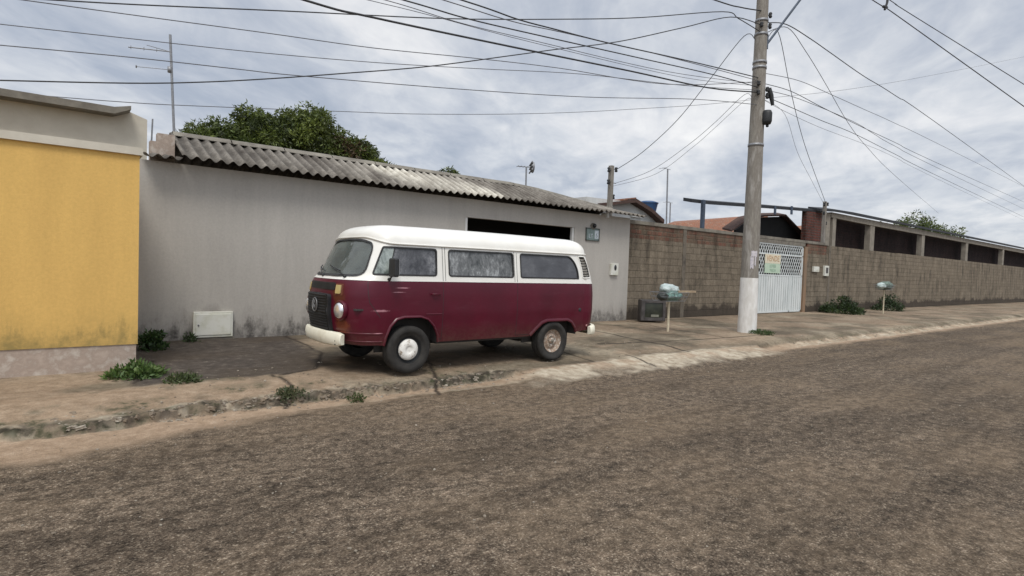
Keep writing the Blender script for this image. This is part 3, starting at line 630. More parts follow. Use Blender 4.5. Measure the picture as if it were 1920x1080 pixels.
MT['plwhite'] = mat('plaque_white', (.55, .60, .66), (.45, .5, .52), 9, .6)
b_ = MB(); b_.box(11.30, 11.45, WALL-.027, WALL-.02, 2.40, 2.62); b_.build('number_tile', 'plwhite', t_, o_)
text_mesh('LT', .15, (11.15, WALL-.025, 2.42), ROTW, 'plwhite', t_, o_)
text_mesh('5', .15, (11.375, WALL-.030, 2.44), ROTW, 'plaque', t_, o_)
t_ = thing('wall_lamp', (11.23, WALL, 2.73), 'little round bulkhead lamp above the house plaque', 'lamp'); o_ = (11.23, WALL, 2.73)
b_ = MB(); b_.lathe([(.0, 0), (.085, 0), (.085, .04), (.06, .05)], o_, (0, -1, 0), 16); b_.build('base', 'concdk', t_, o_)
b_ = MB(); b_.lathe([(.055, .045), (.05, .08), (.03, .10), (0, .105)], (11.25, WALL, 2.745), (0, -1, 0), 14); b_.build('lamp_shade', 'black', t_, o_)
t_, b_, o_ = on_wall_box('water_meter', 'white wall box with a dark oval window right of the van', 'meter box', 11.96, 12.25, 1.44, 1.77, .07, None)
b_.build('case', 'whitebox', t_, o_)
b_ = MB(); b_.lathe([(0, .006), (.048, .006), (.05, 0)], (12.12, WALL-.07, 1.65), (0, -1, 0), 14)
b_.v = [(x, y, 1.65+(z-1.65)*1.6) for x, y, z in b_.v]; b_.build('window', 'black', t_, o_)

# ------------------------------------------------------------------ block wall with gate
BW = thing('block_wall', (22, WALL, .17), 'long weathered concrete block wall with a red brick top course', 'wall'); BO = (22, WALL, .17)
YB = WALL+.06; bx0, bx1, gx0, gx1 = 12.75, 90, 19.9, 23.35
w = MB(); w.box(bx0, gx0, YB, YB+.15, -.05, 2.52); w.box(gx1+.3, 33.5, YB, YB+.15, -.05, 2.52); w.box(33.5, bx1, YB, YB+.15, -.05, 2.95); w.build('blockwork', 'block', BW, BO)
w = MB(); w.box(bx0, 19.3, YB+.01, YB+.14, 2.52, 2.93); w.box(gx1+.3, 25.4, YB+.01, YB+.14, 2.52, 2.95); w.build('brick_course', 'redbrick', BW, BO)
w = MB(); w.box(25.4, 33.5, YB+.01, YB+.14, 2.52, 2.93); w.box(19.3, gx0, YB+.01, YB+.14, 2.52, 2.93); w.build('upper_blockwork', 'block', BW, BO)
w = MB(); w.box(bx0+.02, 25.5, YB-.02, YB+.19, 2.93, 3.03); w.build('coping', 'concdk', BW, BO)
for xx in (15.35, 19.0, 25.6): w = MB(); w.box(xx, xx+.17, YB-.012, YB+.16, -.05, 2.925); w.build('concrete_column', 'stainc', BW, BO)
w = MB(); w.box(gx0, gx1+.1, YB-.01, YB+.17, 2.79, 2.925); w.build('lintel', 'concdk', BW, BO)
w = MB(); w.box(gx1+.07, gx1+.29, YB-.03, YB+.16, -.05, 2.79); w.build('gate_pillar', mat('orange_stained_render', (.30, .17, .09), (.19, .15, .11), 3, .9, sc=(1, 1, .25)), BW, BO)
GT = thing('metal_gate', (21.6, WALL, .2), 'white sheet steel gate with a diamond lattice top beside the pole', 'gate'); GO = (21.6, WALL, .2)
yg = YB+.03
w = MB()
for xa, xb, za, zb in [(gx0, gx1, .2, .26), (gx0, gx1, 1.58, 1.63), (gx0, gx1, 2.36, 2.41), (gx0, gx1, 2.74, 2.79), (gx0, gx0+.06, .2, 2.79), (gx1-.06, gx1, .2, 2.79), (22.35, 22.41, .2, 1.6)]:
    w.box(xa, xb, yg-.02, yg+.03, za, zb)
w.build('frame', 'gate', GT, GO)
w = MB(); xx = gx0+.06; k = 0
while xx < gx1-.08:
    w.box(xx, xx+.085, yg-.004-(k % 2)*.014, yg+.004-(k % 2)*.014, .26, 1.58); xx += .085; k += 1
w.build('sheet_panel', 'gate', GT, GO)
w = MB(); s_ = .17; h0, h1 = 1.63, 2.74
def clipseg(xa, xb, z0, z1):
    pts = []
    for (xs_, zs_) in ((xa, z0), (xb, z1)): pts.append((xs_, zs_))
    (ax, az), (bx_, bz) = pts; L0, L1 = gx0+.06, gx1-.06
    if ax == bx_: return None
    def at(x): return az+(bz-az)*(x-ax)/(bx_-ax)
    lo, hi = min(ax, bx_), max(ax, bx_); lo2, hi2 = max(lo, L0), min(hi, L1)
    if lo2 >= hi2: return None
    return (lo2, at(lo2)), (hi2, at(hi2))
n = int((gx1-gx0+2)/s_)
for i in range(-8, n+8):
    for dr in (1, -1):
        xa = gx0+i*s_; r_ = clipseg(xa, xa+dr*(h1-h0)*.62, h0, h1)
        if r_:
            (ax, az), (bx_, bz) = r_; yy = yg+.004*dr; q = .018
            w.add([(ax-q, yy, az), (ax+q, yy, az), (bx_+q, yy, bz), (bx_-q, yy, bz), (ax-q, yy+.006, az), (ax+q, yy+.006, az), (bx_+q, yy+.006, bz), (bx_-q, yy+.006, bz)],
                  [(0, 1, 2, 3), (7, 6, 5, 4), (0, 3, 7, 4), (1, 5, 6, 2)])
w.build('lattice', 'gate', GT, GO)
sg = thing('banner_sign', (20.9, yg-.05, 1.66), 'cream and green for sale banner tied to the white gate', 'sign'); so = (20.9, yg-.05, 1.66)
w = MB(); w.box(20.36, 21.5, yg-.05, yg-.04, 2.04, 2.38); w.build('cream_panel', 'signc', sg, so)
w = MB(); w.box(20.36, 21.5, yg-.05, yg-.04, 1.68, 2.037); w.build('green_panel', 'signg', sg, so)
text_mesh('VENDE', .30, (20.93, yg-.052, 2.12), ROTW, 'orangetxt', sg, so)
text_mesh('LOTES', .155, (20.93, yg-.052, 1.89), ROTW, 'greentxt', sg, so)
text_mesh('9 8124', .155, (20.93, yg-.052, 1.73), ROTW, 'greentxt', sg, so)
for nm, lab, xa, xb, za, zb in [('meter_box', 'small white square box on the block wall just right of the gate', 24.15, 24.6, 1.80, 2.02), ('meter_box', 'white rectangular power meter box with a dark window, right of the square one', 25.12, 25.5, 1.65, 2.08)]:
    t_, b_, o_ = on_wall_box(nm, lab, 'meter box', xa, xb, za, zb, .09, None, YB); b_.build('case', 'whitebox', t_, o_)
    b_ = MB(); b_.box(xa+.09, xb-.09, YB-.098, YB-.09, za+(.12 if zb-za > .3 else .05), zb-.08); b_.build('window', 'tvframe' if zb-za > .3 else 'whitebox', t_, o_)

# ------------------------------------------------------------------ houses and sheds behind the wall
GH = thing('gabled_house', (16.4, 13.8, .12), 'white gabled house with dark tiled roof edge behind the grey house', 'house'); go = (16.4, 13.8, .12)
def yz(px, py, y): p = on_y(px, py, y); return (p.x, y, p.z)
def slab(y, pts, th, dep, rise=0.):
    a = [yz(px, py, y) for px, py in pts]; w = MB(); w.prism(a+[(p[0], p[1], p[2]-th) for p in reversed(a)], (0, dep, rise)); return w
ap = yz(1193, 374, 13.8); rt = yz(1243, 411, 13.8)
w = MB(); w.prism([(14.0, 13.8, .1), (rt[0]-.1, 13.8, .1), (rt[0]-.1, 13.8, rt[2]-.12), (ap[0], 13.8, ap[2]-.12), (14.0, 13.8, ap[2]-.16)], (0, 1.2, 0)); w.build('wall', 'housew', GH, go)
slab(13.5, [(1193, 372), (1222, 390), (1246, 412)], .14, 1.4).build('roof', 'dtile', GH, go)
slab(13.45, [(1135, 380), (1194, 374)], .10, 1.4).build('roof', 'dtile', GH, go)
w = slab(13.9, [(1110, 379), (1193, 370)], .06, .5); w.build('ridge_tiles', 'tile', GH, go)
hd = yz(1186, 402, 13.7); w = MB(); w.box(hd[0], hd[0]+.55, 13.7, 13.8, hd[2]-.08, hd[2]); w.build('window_hood', 'housew', GH, go)
tk = yz(1214, 404, 15.4); tt_ = yz(1214, 380, 15.4)
TK = thing('water_tank', (tk[0], 15.4, .12), 'blue plastic water tank standing behind the gabled house', 'water tank'); to_ = (tk[0], 15.4, .12)
w = MB(); w.lathe([(.30, tk[2]), (.40, tt_[2]-.05), (.41, tt_[2]-.03)], (tk[0], 15.4, 0), (0, 0, 1), 20); w.build('tank_body', 'blue', TK, to_)
w = MB(); w.lathe([(.43, tt_[2]-.03), (.43, tt_[2]), (.25, tt_[2]+.06), (0, tt_[2]+.07)], (tk[0], 15.4, 0), (0, 0, 1), 20); w.build('lid', 'blue', TK, to_)
w = MB(); w.box(tk[0]-.4, tk[0]+.4, 15.1, 15.8, .1, tk[2]); w.build('stand', 'concdk', TK, to_)
OR_ = thing('tiled_roof_house', (21, 15.5, .12), 'low house with a terracotta tiled roof just above the block wall', 'house'); oo = (21, 15.5, .12)
q = [yz(1250, 420, 14.0), yz(1440, 447, 14.0), yz(1440, 402, 16.5), yz(1264, 415, 16.5)]
w = MB(); w.box(q[0][0]+.3, q[1][0]-.3, 14.4, 16.4, .1, 3.2); w.build('wall', 'creamw', OR_, oo)
w = MB(); w.add(q+[(a, b, c-.08) for a, b, c in q], [(0, 1, 2, 3), (7, 6, 5, 4), (0, 4, 5, 1), (1, 5, 6, 2), (2, 6, 7, 3), (3, 7, 4, 0)]); w.build('roof', 'tile', OR_, oo)
q = [yz(1490, 446, 15.0), yz(1520, 450, 15.0), yz(1520, 421, 16.5), yz(1492, 424, 16.5)]
w = MB(); w.add(q+[(a, b, c-.08) for a, b, c in q], [(0, 1, 2, 3), (7, 6, 5, 4), (0, 4, 5, 1), (1, 5, 6, 2), (2, 6, 7, 3), (3, 7, 4, 0)]); w.build('roof', 'tile', OR_, oo)
DG = thing('open_shed', (24.6, 12.6, .12), 'dark open shed with a gabled roof behind the gate', 'shed'); do = (24.6, 12.6, .12)
slab(12.6, [(1372, 431), (1402, 410), (1434, 403), (1474, 402)], .07, .42, .10).build('roof', 'dtile', DG, do)
slab(12.6, [(1474, 402), (1495, 424), (1516, 445)], .07, .42, .10).build('roof', 'dtile', DG, do)
a = [yz(px, py, 12.9) for px, py in ((1380, 431), (1405, 413), (1434, 407), (1472, 406), (1490, 426), (1508, 446))]
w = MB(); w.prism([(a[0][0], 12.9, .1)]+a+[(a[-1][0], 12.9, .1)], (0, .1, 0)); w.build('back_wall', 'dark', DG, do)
CA = thing('carport_roof', (22.5, 12.1, .12), 'thin dark metal canopy on a blue grey steel post above the wall', 'carport'); co = (22.5, 12.1, .12)
w = slab(12.1, [(1297, 373), (1330, 377), (1450, 386), (1545, 394)], .12, .35, .075); w.build('canopy', 'metalroof', CA, co)
p_ = yz(1320, 400, 12.0); w = MB(); w.box(p_[0]-.07, p_[0]+.07, 12.0, 12.1, .1, p_[2]+.48); w.build('post', 'bluep', CA, co)
for hx in (1454, 1485): p_ = yz(hx, 402, 12.05); w = MB(); w.box(p_[0]-.06, p_[0]+.06, 12.05, 12.1, p_[2], p_[2]+.35); w.build('hanger', 'bluep', CA, co)
SH = thing('concrete_frame_shed', (33, 12.1, .12), 'unfinished concrete framed building with dark openings and a brick end at the right', 'building'); sho = (33, 12.1, .12)
w = MB(); w.box(26.1, 27.6, 12.1, 12.3, .1, 4.52); w.build('brick_panel', 'darkbrick', SH, sho)
for xa, xb, zt_ in ((28.05, 28.45, 4.62), (28.75, 29.1, 4.60), (33.2, 33.75, 4.39), (41, 41.5, 4.36), (50, 50.5, 4.36), (60, 60.5, 4.36), (72, 72.5, 4.36)): w = MB(); w.box(xa, xb, 12.08, 12.35, .1, zt_); w.build('column', 'beam', SH, sho)
bm_ = [(28.5, 4.42, 4.66), (33.5, 4.38, 4.66), (95, 4.35, 4.66)]
w = MB(); w.prism([(x, 12.06, a) for x, a, b2 in bm_]+[(x, 12.06, b2) for x, a, b2 in reversed(bm_)], (0, .2, 0)); w.build('beam', 'beam', SH, sho)
w = MB(); r0 = on_y(1538, 396, 11.9); rf = [(r0.x, r0.z), (28.4, 4.66), (30.5, 4.70), (95, 4.70)]
w.prism([(x, 11.9, z) for x, z in rf]+[(x, 11.9, z+.12) for x, z in reversed(rf)], (0, .55, .12)); w.build('roof', 'metalroof', SH, sho)
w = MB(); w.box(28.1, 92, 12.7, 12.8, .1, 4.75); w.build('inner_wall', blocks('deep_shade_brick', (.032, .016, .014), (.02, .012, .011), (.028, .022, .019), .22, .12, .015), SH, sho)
w = MB(); w.box(29.1, 33.2, 12.1, 12.25, 2.6, 3.04); w.build('sill', 'beam', SH, sho)
w = MB(); w.box(29.1, 33.0, 12.4, 12.5, .1, 3.0); w.box(33.75, 92, 12.4, 12.5, .1, 2.95); w.build('infill_wall', 'darkbrick', SH, sho)
tree((80, 24, .12), [((80, 24, 5.5), (6, 4, 3.6), .7), ((72, 25, 4.8), (4, 3, 2.8), .3)], 'leafy tree far down the street behind the shed at the right edge', 260, .34, .3, per=50, cr=.6)

# ------------------------------------------------------------------ aerials, service posts
def aerial(base, top, boom_dir, label, kind):
    t_ = thing('aerial', base, label, 'aerial'); b = Vector(base); tp = Vector(top)
    w = MB(); w.tube([b, tp], .022 if kind != 2 else .03, 7); w.build('mast', 'steel', t_, base)
    w = MB(); bd = Vector(boom_dir); z = Vector((0, 0, 1)); sd2 = bd.cross(z).normalized()
    if kind == 0:
        p0 = tp-z*.30; w.tube([p0, p0+bd*.62], .010, 5)
        w.tube([p0, p0+bd*.35+z*.07], .006, 5)
        for k in range(3): q = p0+bd*(.2+.19*k); w.tube([q-z*.03, q+z*.03], .005, 4)
        w.tube([tp-z*.62-bd*.02, tp-z*.62+bd*.5], .006, 5); w.tube([tp-z*.62+bd*.5-sd2*.06, tp-z*.62+bd*.5+sd2*.06], .012, 5)
        w.lathe([(0, -.05), (.035, -.05), (.035, .05), (0, .05)], tp-z*.62, (0, 0, 1), 8)
    elif kind == 1:
        w.tube([tp-bd*.25, tp+bd*.18], .012, 5)
        for k in range(4): q = tp-bd*(.25-.09*k); w.tube([q-sd2*.10, q+sd2*.10], .008, 4)
        for k in range(3): q = tp+bd*.13+z*(.1*(k-1)); w.tube([q-sd2*.12-z*.04, q+sd2*.12+z*.04], .02, 5)
        w.lathe([(0, -.02), (.13, -.01), (.15, .03), (0, .03)], tp+bd*.16, bd, 12)
    else: w.tube([tp-bd*.35, tp+bd*.18], .010, 5); w.tube([tp-bd*.3-sd2*.2, tp-bd*.3+sd2*.2], .008, 5)
    w.build('boom', 'steel', t_, base)
a0 = on_y(327, 268, 12.1); a1 = on_y(319, 65, 12.1); aerial(tuple(a0), tuple(a1), (-1, .1, -.10), 'tall thin television aerial on the roof at the left', 0)
a0 = on_y(986, 353, 11.85); a1 = on_y(987, 313, 11.85); aerial(tuple(a0), tuple(a1), (.9, -.35, 0), 'short television aerial on the ridge of the corrugated roof', 1)
a0 = on_y(1252, 425, 14.5); a1 = on_y(1252, 317, 14.5); aerial((a0.x, a0.y, .12), tuple(a1), (1, 0, 0), 'tall pipe aerial mast behind the block wall', 2)
a0 = on_y(1257, 425, 17); a1 = on_y(1257, 380, 17); aerial((a0.x, a0.y, .12), tuple(a1), (1, 0, 0), 'short aerial mast just right of the tall pipe mast', 2)
def service_post(x, y, top, label, lean=0.):
    t_ = thing('service_post', (x, y, .12), label, 'post', 'concrete electricity entry posts'); o_ = (x, y, .12); s2 = .06
    w = MB(); w.prism([(x-s2, y-s2, .12), (x+s2, y-s2, .12), (x+s2, y+s2, .12), (x-s2, y+s2, .12)], (lean, 0, top-.12)); w.build('post', 'conc', t_, o_)
    for (dx, dz) in ((-.15, -.14), (.17, -.10), (-.15, -.50), (.09, -.92)):
        w = MB(); c_ = (x+lean+dx, y-.04, top+dz)
        w.lathe([(0, -.07), (.035, -.07), (.05, -.04), (.03, 0), (.05, .04), (.035, .07), (0, .07)], c_, (0, 0, 1), 9)
        if abs(dx) > .1: w.tube([(x+lean, y-.04, top+dz), c_], .012, 5)
        w.build('insulator', 'black', t_, o_)
    w = MB(); w.tube([(x+lean, y, top-.5), (x+lean+.22, y, top-.5)], .014, 5); w.build('bracket', 'steel', t_, o_)
service_post(13.0, 11.85, 4.70, 'concrete service post behind the right end of the corrugated roof', .03)
service_post(25.75, 11.2, 4.83, 'slim concrete service post behind the block wall right of the gate', .03)

# ------------------------------------------------------------------ main utility pole
PX, PY = 13.46, 7.55
UP = thing('utility_pole', (PX, PY, .14), 'tall round concrete utility pole with whitewashed foot', 'utility pole'); uo = (PX, PY, .14)
def pr(z): return .222-.0105*z
w = MB(); w.tube([(PX, PY, z) for z in (1.48, 3, 5, 7, 9, 10.5)], [pr(z) for z in (1.48, 3, 5, 7, 9, 10.5)], 28); w.build('shaft', 'conc', UP, uo)
w = MB(); w.tube([(PX, PY, z) for z in (.05, .8, 1.5)], [pr(z)+.004 for z in (.05, .8, 1.5)], 28); w.build('painted_foot', 'paintc', UP, uo)
ps = MB()
def wrap(ps, a0, a1, z0, z1, jag=.0):
    n = 8; r_ = pr((z0+z1)/2)+.006; vs = []
    for i in range(n+1):
        a = a0+(a1-a0)*i/n; vs += [(PX+r_*math.cos(a), PY+r_*math.sin(a), z0+random.uniform(-jag, jag)), (PX+r_*math.cos(a), PY+r_*math.sin(a), z1+random.uniform(-jag, jag))]
    ps.add(vs, [(2*i, 2*i+2, 2*i+3, 2*i+1) for i in range(n)], True)
wrap(ps, R(-146), R(-104), 2.02, 2.16, .01); wrap(ps, R(-150), R(-128), 1.74, 2.02, .03); wrap(ps, R(-122), R(-112), 1.80, 2.02, .02); ps.build('torn_poster', 'paper', UP, uo)
for z in (4.75, 6.62, 6.75, 7.42, 7.75):
    w = MB(); w.lathe([(pr(z)+.001, -.03), (pr(z)+.014, -.03), (pr(z)+.014, .03), (pr(z)+.001, .03)], (PX, PY, z), (0, 0, 1), 24); w.build('clamp_band', 'steel', UP, uo)
def dirv(a): return Vector((math.cos(R(a)), math.sin(R(a)), 0))
CDIR = math.degrees(math.atan2(-PY, -PX))      # bearing from the pole towards the street side
for (ang, z, s2) in [(-60, 5.94, 1.), (-75, 6.08, .8), (-150, 5.98, .8), (-150, 6.2, .7), (-55, 7.88, .9), (-55, 7.62, .9), (-150, 7.6, .8)]:
    w = MB(); q = Vector((PX, PY, z))+dirv(ang)*(pr(z)+.05); w.lathe([(0, -.07*s2), (.03, -.07*s2), (.045, -.03), (.028, 0), (.045, .03), (.03, .07*s2), (0, .07*s2)], q, (0, 0, 1), 10)
    w.tube([Vector((PX, PY, z)), q], .012, 5); w.build('insulator', 'black', UP, uo)
q = Vector((PX, PY, 0))+dirv(-60)*.24
w = MB(); w.tube([q+Vector((0, 0, 6.12)), q+Vector((.05, -.03, 5.95)), q+Vector((.11, -.05, 5.72))], [.05, .06, .04], 8); w.build('splice_closure', 'black', UP, uo)
q = Vector((PX, PY, 0))+dirv(-80)*(pr(5.4)+.07)
w = MB(); w.lathe([(0, -.17), (.09, -.165), (.115, -.10), (.115, .10), (.09, .16), (0, .17)], q+Vector((0, 0, 5.40)), (0, 0, 1), 16); w.lathe([(.02, -.23), (.035, -.22), (.035, -.17), (0, -.17)], q+Vector((.03, 0, 5.40)), (0, 0, 1), 8); w.build('junction_box', 'black', UP, uo)
# lamp arm towards the street (its lantern is above the frame)
a0 = Vector((PX, PY, 7.2))+dirv(-50)*pr(7.2); ae = on_plane(1500, 0, (PX, PY, 0), (1, -.55)); dv = (ae-a0)
LA = [a0, a0+dv*.5, a0+dv, a0+dv*1.35]
w = MB(); w.tube(LA, .028, 9); w.tube([a0-Vector((0, 0, .12)), a0+Vector((0, 0, .22))], .03, 8); w.build('lamp_arm', 'bluep', UP, uo)
le = LA[-1]; w = MB(); w.lathe([(0, -.15), (.06, -.13), (.11, 0), (.12, .25), (.06, .33), (0, .34)], le, (dv.x, dv.y, 0), 14); w.build('lantern', 'steel', UP, uo)

# ------------------------------------------------------------------ overhead cables
def catmull(P, sub=6):
    out = []; n = len(P)
    for i in range(n-1):
        p0, p1, p2, p3 = P[max(i-1, 0)], P[i], P[i+1], P[min(i+2, n-1)]
        for k in range(sub):
            t = k/sub; out.append(.5*((2*p1)+(p2-p0)*t+(2*p0-5*p1+4*p2-p3)*t*t+(3*p1-p0-3*p2+p3)*t**3))
    return out+[P[-1]]
GRP = 'overhead cables'
def cable(px, plane, r, label, m='cable', start=None, end=None):
    P0, D = plane; pts = [on_plane(a, b, P0, D) for a, b in px]
    if start is not None: pts = [Vector(start)]+pts
    if end is not None: pts = pts+[Vector(end)]
    w = MB(); w.tube(catmull(pts), r, 5); p = pts[0]
    props(w.build('overhead_cable', m, None, tuple(p)), label, 'cable', GRP)
PL = (PX, PY, 0)
def PE(z, a): return Vector((PX, PY, z))+dirv(a)*pr(z)
st_ = (PL, (1, 0)); L_ = 'overhead '
cable([(-60, -200), (570, 0), (700, 33), (960, 88), (1180, 133), (1330, 165)], st_, .016, 'thickest cable, falling from top centre to the middle of the concrete pole', end=PE(6.0, 200))
cable([(400, -95), (756, 0), (880, 36), (1022, 69), (1200, 109), (1337, 140)], st_, .011, 'cable just above the thickest one, reaching the pole at its lower clamps', end=PE(6.12, 200))
cable([(400, -140), (865, 0), (970, 36), (1037, 54), (1142, 81), (1290, 114)], st_, .012, 'uppermost of the close bundle of street cables left of the pole', end=PE(6.35, 200))
cable([(400, -132), (831, 0), (960, 40), (1060, 62), (1250, 106)], st_, .008, 'second cable of the close street bundle left of the pole', 'cablel', end=PE(6.28, 200))
cable([(400, -80), (722, 0), (860, 42), (1000, 76), (1250, 134)], st_, .006, 'thin cable between the bundle and the thickest cable', 'cablel', end=PE(6.2, 200))
cable([(400, -70), (690, 0), (800, 27), (1000, 80), (1280, 145)], st_, .005, 'faintest thin wire of the street bundle', 'cablel', end=PE(6.15, 200))
pf = (PL, (1, -.25))
cable([(-30, -8), (240, 8), (540, 21), (840, 35), (1060, 36), (1200, 33), (1355, 22), (1385, 35)], pf, .011, 'nearly level cable along the top of the sky dipping at the pole', end=PE(7.45, 200))
cable([(-30, 150), (240, 156), (380, 154), (500, 148), (640, 138), (800, 125), (960, 104), (1040, 93), (1160, 78), (1280, 52), (1370, 32)], pf, .011, 'twisted cable curving up from the left edge to the pole top', end=PE(7.62, 200))
cable([(-30, -10), (240, 27), (500, 62), (700, 90), (888, 109), (1050, 128), (1250, 158)], pf, .008, 'upper of the long thin wires crossing the left sky', 'cablel', end=PE(6.25, 200))
cable([(-30, 42), (240, 72), (470, 97), (700, 117), (900, 129), (1090, 139), (1280, 160)], pf, .007, 'second long thin wire crossing the left sky', 'cablel', end=PE(6.05, 200))
cable([(-30, 82), (240, 107), (440, 129), (560, 142), (860, 167), (1100, 182), (1300, 186)], pf, .008, 'third long thin wire, crossing the twisted cable above the mango tree', 'cablel', end=PE(5.7, 200))
fk = ((0, 27, 0), (1, 0))
cable([(-60, 168), (240, 192), (400, 200), (640, 209), (800, 214), (1000, 213), (1180, 205), (1400, 188), (1700, 150), (2000, 90)], fk, .016, 'distant thin wire passing behind the mango tree', 'cablel')
sp = Vector((13.2, 11.81, 4.60))
cable([(1395, 68), (1330, 150), (1270, 225), (1205, 285)], (PL, (-.06, 1)), .009, 'twisted service drop from the pole top down to the roof end post', start=PE(7.3, 150), end=sp)
cable([(1395, 178), (1340, 230), (1290, 272), (1220, 320)], (PL, (-.06, 1)), .006, 'upper thin drop wire to the roof end post', 'cablel', start=PE(5.9, 150), end=sp-Vector((0, 0, .4)))
cable([(1400, 186), (1340, 240), (1300, 275), (1230, 326)], (PL, (-.06, 1)), .005, 'lower thin drop wire to the roof end post', 'cablel', start=PE(5.75, 150), end=sp-Vector((.1, 0, .5)))
cable([(1100, -85), (1340, 0), (1390, 14)], pf, .015, 'thick black twisted cable meeting the pole top from the upper left', end=PE(7.95, 200))
rr = (PL, (1, .10))
cable([(1475, 46), (1520, 73), (1560, 101), (1620, 143), (1680, 180), (1800, 262), (1990, 400)], rr, .013, 'thick black twisted cable sagging from the pole top to the right edge', start=PE(7.72, -40))
cable([(1500, 152), (1560, 178), (1620, 205), (1680, 232), (1800, 290), (1990, 385)], rr, .008, 'highest thin cable right of the pole', 'cablel', start=PE(6.5, -40))
cable([(1485, 172), (1545, 203), (1620, 240), (1680, 268), (1800, 325), (1990, 410)], rr, .009, 'upper of the paired street cables right of the pole', start=PE(6.25, -40))
cable([(1500, 186), (1600, 228), (1640, 252), (1680, 275), (1800, 335), (1990, 425)], rr, .008, 'lower of the paired street cables right of the pole', 'cablel', start=PE(6.1, -40))
cable([(1480, 200), (1540, 226), (1600, 250), (1680, 290), (1800, 350), (1990, 440)], rr, .009, 'lowest thick street cable right of the pole', start=PE(5.95, -40))
cable([(1470, 208), (1540, 240), (1620, 270), (1680, 296), (1800, 356), (1990, 446)], rr, .005, 'faint wire under the lowest street cable right of the pole', 'cablel', start=PE(5.85, -40))
s2p = Vector((25.78, 11.16, 4.74)); d2 = (s2p.x-PX, s2p.y-PY)
cable([(1459, 60), (1480, 158), (1497, 230), (1515, 290)], (PL, d2), .009, 'service drop falling steeply to the slim post right of the gate', start=PE(7.3, -20), end=s2p)
cable([(1472, 215), (1495, 285), (1520, 335)], (PL, d2), .005, 'faint drop wire beside the steep service drop', 'cablel', start=PE(5.9, -20), end=s2p-Vector((.1, 0, .1)))
cable([(1477, 52), (1510, 95), (1545, 152), (1590, 230), (1625, 275), (1680, 331), (1760, 400)], (PL, (1, .22)), .009, 'service drop slanting down to the lower right sky', start=PE(7.5, -20))
mx_ = (PL, (1, -.5))
cable([(1560, -50), (1636, 0), (1660, 15), (1700, 42), (2060, 300)], mx_, .012, 'primary line at the top right corner, lower conductor')
cable([(1570, -75), (1655, -10), (1680, 8), (1720, 34), (2060, 245)], mx_, .010, 'primary line at the top right corner, upper conductor')
q0 = on_plane(1659, 16, *mx_); q1 = on_plane(1665, -8, *mx_)
w = MB(); w.tube([q0-Vector((0, 0, .03)), (q0+q1)/2+Vector((.05, 0, 0)), q1], .03, 6); w.tube([q0+Vector((-.1, 0, .02)), q0+Vector((.12, 0, .06))], .035, 6)
props(w.build('cable_spacer', 'cable', None, tuple(q0)), 'dark spacer clamp between the primary lines in the top right corner', 'cable clamp')

# ------------------------------------------------------------------ rubbish baskets, old television
def blob_bag(mb, c, r, seed):
    import bmesh
    bm = bmesh.new(); bmesh.ops.create_icosphere(bm, subdivisions=3, radius=1)
    for v in bm.verts:
        n_ = mnoise.noise(v.co*1.8+Vector((seed*3.1, 0, 0)))*.35+mnoise.noise(v.co*5+Vector((0, seed, 0)))*.12; v.co = Vector((v.co.x*r[0], v.co.y*r[1], v.co.z*r[2]))*(1+n_)+Vector(c)
    bm.verts.index_update(); mb.add([v.co[:] for v in bm.verts], [[v.index for v in f.verts] for f in bm.faces], True); bm.free()
def basket(x, y, h, label, seed):
    z = hz(x, y); t_ = thing('rubbish_basket', (x, y, z), label, 'rubbish basket', 'raised rubbish baskets on the pavement'); o_ = (x, y, z)
    w = MB(); w.tube([(x, y, z-.05), (x, y, z+h)], .028, 8); w.build('post', 'post', t_, o_)
    w = MB(); a, b2 = .42, .26
    for zz, k in ((h, .8), (h+.10, .9), (h+.2, 1.)):
        w.tube([(x-a*k, y-b2*k, z+zz), (x+a*k, y-b2*k, z+zz), (x+a*k, y+b2*k, z+zz), (x-a*k, y+b2*k, z+zz), (x-a*k, y-b2*k, z+zz)], .007, 5)
    for i in range(7):
        xx = -a+2*a*i/6; w.tube([(x+xx, y-b2, z+h+.2), (x+xx*.8, y-b2*.8, z+h), (x+xx*.8, y+b2*.8, z+h), (x+xx, y+b2, z+h+.2)], .005, 4)
    w.build('wire_tray', 'steel', t_, o_)
    return (x, y, z+h)
bx_, by_, bz_ = basket(11.48, 8.44, .74, 'wire rubbish basket on a cream post holding bags, behind the van', 1)
for nm, m_, c_, r_, lab in [('rubbish_bag', 'bagw', (-.05, 0, .28), (.24, .17, .12), 'white rubbish bag on top of the basket behind the van'),
                       ('rubbish_bag', 'bagg', (.04, -.05, .13), (.28, .16, .13), 'pale green rubbish bag low in the basket behind the van'),
                       ('rubbish_bag', 'bagk', (-.30, -.02, .10), (.13, .13, .10), 'small black rubbish bag at the left of the basket behind the van'),
                       ('rubbish_bag', 'bagw', (.24, .05, .25), (.14, .13, .10), 'little white rubbish bag at the right of the basket behind the van')]:
    w = MB(); c2 = (bx_+c_[0], by_+c_[1], bz_+c_[2]); blob_bag(w, c2, r_, c_[0]*9+2); props(w.build(nm, m_, None, c2), lab, 'rubbish bag', 'bags in the nearer basket')
w = MB(); c2 = (bx_+.42, by_, bz_+.24); w.box(bx_+.10, bx_+.78, by_-.20, by_-.14, bz_+.20, bz_+.25); props(w.build('wood_scrap', 'wood', None, c2), 'strip of light wood sticking out of the nearer basket', 'wood')
bx_, by_, bz_ = basket(27.2, 9.25, 1.0, 'second rubbish basket on a grey post by the block wall at the right', 2)
MT['bagd'] = mat('dusty_bag', (.16, .22, .18), (.09, .12, .10), 12, .6, (22, 1., .04))
